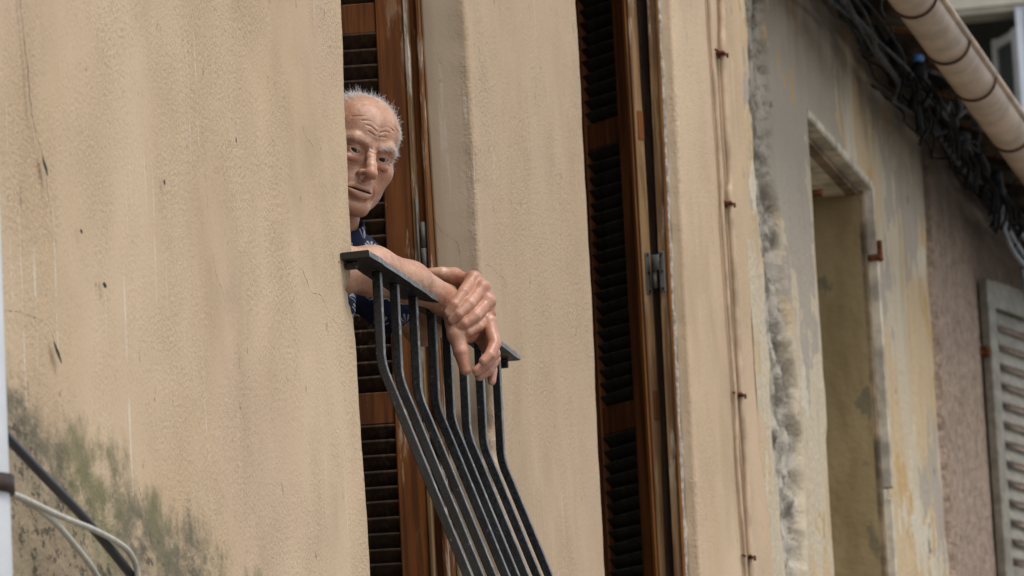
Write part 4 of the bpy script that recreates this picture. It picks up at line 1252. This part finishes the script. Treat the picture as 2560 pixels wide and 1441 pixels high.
S = Field((.27, -.02, -.62), (1.02, .66, .285), .0042)
S.chain([NECK + np.array((0, .02, -.055)), (.645, .300, .00), (.62, .40, -.25), (.62, .45, -.58)], [.055, .130, .150, .150], .06)
S.ell((.68, .225, .050), (.11, .075, .080), .05)
S.cone(NECK + np.array((.02, .005, -.045)), J['l_sh'] + np.array((0, .0, -.004)), .050, .064, .04)
S.cone(NECK + np.array((-.03, .02, -.035)), J['r_sh'], .055, .066, .04)
le = J['l_sh'] + (J['l_el'] - J['l_sh']) * .74
S.cone(J['l_sh'], le, .067, .073, .03)
re = J['r_sh'] + (J['r_el'] - J['r_sh']) * .55
S.cone(J['r_sh'], re, .067, .073, .03)
# folds
for a_, b_, dp in (((.84, .07, .16), (.80, .10, .02), .006), ((.87, .05, .13), (.85, .07, -.01), .005), ((.79, .10, .17), (.74, .13, .03), .006), ((.72, .12, .14), (.68, .16, -.05), .006), ((.90, .06, .09), (.86, .06, -.03), -.005)):
    S.groove([a_, ((a_[0] + b_[0]) / 2 + .01, (a_[1] + b_[1]) / 2, (a_[2] + b_[2]) / 2), b_], dp, .010)
dl = (J['l_el'] - J['l_sh']); dl /= np.linalg.norm(dl)
# trim the sleeves square
keep = S.D.copy()
X_, Y_, Z_ = np.meshgrid(*S.ax, indexing='ij')
pl = (X_ - le[0]) * dl[0] + (Y_ - le[1]) * dl[1] + (Z_ - le[2]) * dl[2]
_ds, _ = S.seg(X_, Y_, Z_, le, J['l_el']); nearL = _ds < .105
S.D = np.where(nearL, np.maximum(S.D, pl), S.D)
dr_ = (J['r_el'] - J['r_sh']); dr_ /= np.linalg.norm(dr_)
pr = (X_ - re[0]) * dr_[0] + (Y_ - re[1]) * dr_[1] + (Z_ - re[2]) * dr_[2]
_ds, _ = S.seg(X_, Y_, Z_, re, J['r_el'])
S.D = np.where(_ds < .105, np.maximum(S.D, pr), S.D)
# open at the neck
nd = (HO - NECK); nd /= np.linalg.norm(nd)
S.cone(NECK + nd * .005, NECK + nd * .14, .060, .060, .006, 'carve')
S.D = S.D.astype(np.float32)
SV, SF = S.mesh(); SV = relax(SV, SF, 3)
SV += .0022 * np.stack([vnoise(SV, (26, 26, 26), 90 + k, 2) for k in range(3)], 1)
sm_ = shirt_mat()
shirt = link('shirt', mesh_np('shirt', SV, SF, True), sm_, person)
# collar: a folded band standing round the neck
ux = np.cross(nd, (0, 0, 1)); ux /= np.linalg.norm(ux); uy = np.cross(ux, nd)
V = []; Fc = []; nc = 40
for i in range(nc):
    a = 2 * math.pi * i / nc; o_ = math.cos(a) * ux + math.sin(a) * uy
    lift = .010 * math.sin(a * 2 + .6)
    for rad_, hgt in ((.0600, .000), (.0610, .050 + lift), (.0650, .055 + lift), (.0740, .030 + lift), (.0800, .000 + lift), (.0760, -.010)):
        V.append(NECK + nd * hgt + o_ * rad_)
for i in range(nc):
    for k in range(5): Fc.append((i * 6 + k, ((i + 1) % nc) * 6 + k, ((i + 1) % nc) * 6 + k + 1, i * 6 + k + 1))
link('collar', mesh_np('collar', V, Fc, True), sm_, shirt)

# ---- trousers, mostly out of sight behind the wall
Tr = Field((.40, .25, -1.08), (.86, .70, -.40), .009)
Tr.ell((.62, .455, -.56), (.165, .14, .13), .04)
for dx in (-.085, .085): Tr.chain([(.62 + dx, .455, -.60), (.62 + dx, .45, -.86), (.62 + dx, .46, -1.06)], [.098, .090, .085], .04)
V, F_ = Tr.mesh()
link('trousers', mesh_np('trousers', V, F_, True), plain('blue_denim', (.035, .055, .12), .9, .2, .15, 60), person)

# ---- hair: many fine strands
def strands(name, roots, dirs, length, rad, mat, parent, bend=.4, jit=.35, seed=1, segs=3):
    rg = np.random.default_rng(seed); n = len(roots)
    d = dirs + rg.normal(size=(n, 3)) * jit; d /= np.linalg.norm(d, axis=1)[:, None]
    Ls = length * rg.uniform(.55, 1.25, n)[:, None]; bd = rg.normal(size=(n, 3)) * bend
    side = np.cross(d, rg.normal(size=(n, 3))); side /= np.linalg.norm(side, axis=1)[:, None]; up_ = np.cross(d, side)
    rows = []
    for k in range(segs + 1):
        t = k / segs; p = roots + d * Ls * t + bd * Ls * t * t * .5; rr2 = rad * (1 - .75 * t)
        for a in (0, 2.094, 4.189): rows.append(p + rr2 * (math.cos(a) * side + math.sin(a) * up_))
    V = np.stack(rows, 1).reshape(-1, 3); m = 3 * (segs + 1); b = np.arange(n)[:, None] * m; F = []
    for k in range(segs):
        for q_ in range(3): F.append(b + np.array([[k * 3 + q_, k * 3 + (q_ + 1) % 3, k * 3 + 3 + (q_ + 1) % 3, k * 3 + 3 + q_]]))
    return link(name, mesh_np(name, V, np.vstack(F), False), mat, parent)


def hair_mat(name, col):
    n = NT(name); n.P(Base_Color=n.mix(n.noise((1, 1, 1), 500, 1), tuple(v * .75 for v in col), col), Roughness=.45); return n.m
white_hair = hair_mat('white_hair', (.86, .85, .83)); grey_hair = hair_mat('grey_hair', (.66, .65, .62)); arm_hair = hair_mat('arm_hair', (.36, .29, .23))
nrm = np.empty(len(pm.vertices) * 3, np.float32); pm.vertices.foreach_get('normal', nrm); nrm = nrm.reshape(-1, 3).astype(float)
NH = nrm[:nH]
NL = NH @ HM                                                # head normals in head axes
rg = np.random.default_rng(3)
x_, y_, z_ = HV.T
lineY = np.interp(z_, [-.06, -.03, 0, .03, .06, .09], [.004, .036, .054, .057, .046, .020])
sidem = (np.abs(x_) > .050) & (y_ < lineY) & (z_ > -.055) & (z_ < .085)
topm = (z_ > .055) & (y_ < .000)
backm = (y_ < -.05) & (z_ > -.07)
def pick(mask, n): 
    i = np.nonzero(mask)[0]; return rg.choice(i, min(n, len(i)), replace=False)
def grow(idx, local_dir, mixn, length, rad, mat, name, **kw):
    ld = np.array(local_dir, float); N_ = NL[idx]; t = ld - (N_ @ ld)[:, None] * N_
    d = (t / (np.linalg.norm(t, axis=1)[:, None] + 1e-6) + mixn * N_) @ HM.T
    return strands(name, HW[idx] - NH[idx] * .0006, d, length, rad, mat, person, **kw)
hr = grow(pick(sidem, 6500), (0, -.8, -.35), .38, .0135, .00060, white_hair, 'hair', seed=5, jit=.25)
grow(pick(sidem & (y_ > lineY - .018), 1400), (0, -.5, .1), .45, .0095, .00050, white_hair, 'hair', seed=6, jit=.25)
grow(pick(topm | backm, 4200), (0, -1, -.1), .17, .016, .00048, grey_hair, 'hair', seed=7, jit=.2)
grow(pick((z_ > .075) & (y_ > -.01) & (y_ < .045), 900), (0, -1, 0), .14, .016, .00034, white_hair, 'hair', seed=8, bend=.6)
side_b = (z_ > -.052) & (z_ < .01) & (np.abs(x_) > .060) & (y_ > -.005) & (y_ < np.interp(z_, [-.052, -.02, .01], [.012, .034, .050]))
grow(pick(side_b, 900), (0, -.1, -1), .35, .007, .00036, white_hair, 'hair', seed=12)
for s_ in (-1, 1):
    dl_ = dline(HV, curve([(s_ * .014, .0970, .0150), (s_ * .032, .0930, .0205), (s_ * .050, .0790, .0180), (s_ * .061, .0650, .0080)]))
    m_ = (dl_ < .0058) & (NL[:, 1] > 0) & (z_ > .006)
    grow(pick(m_, 300 if s_ > 0 else 130), (s_ * .9, .05, .25), .70, .0085 if s_ > 0 else .0060, .00032 if s_ > 0 else .00022, white_hair if s_ > 0 else grey_hair, 'eyebrow', seed=20 + s_, jit=.45)
# forearm hair
AN = nrm[nH:nH + nA]; ax_ = dline(AV, [J['r_md'], J['r_m2'], J['r_wr']])
fm = (AV[:, 0] > .38) & (AV[:, 0] < .585) & (AV[:, 1] > -.06) & (AN[:, 2] > -.15) & (ax_ < .056) & (AV[:, 2] > .02)
ii = pick(fm, 1500); dv = (J['r_wr'] - J['r_md']); dv /= np.linalg.norm(dv)
strands('arm_hair', AV[ii] - AN[ii] * .0004, dv * .8 + AN[ii] * .6, .012, .00020, arm_hair, person, .8, .25, 31)
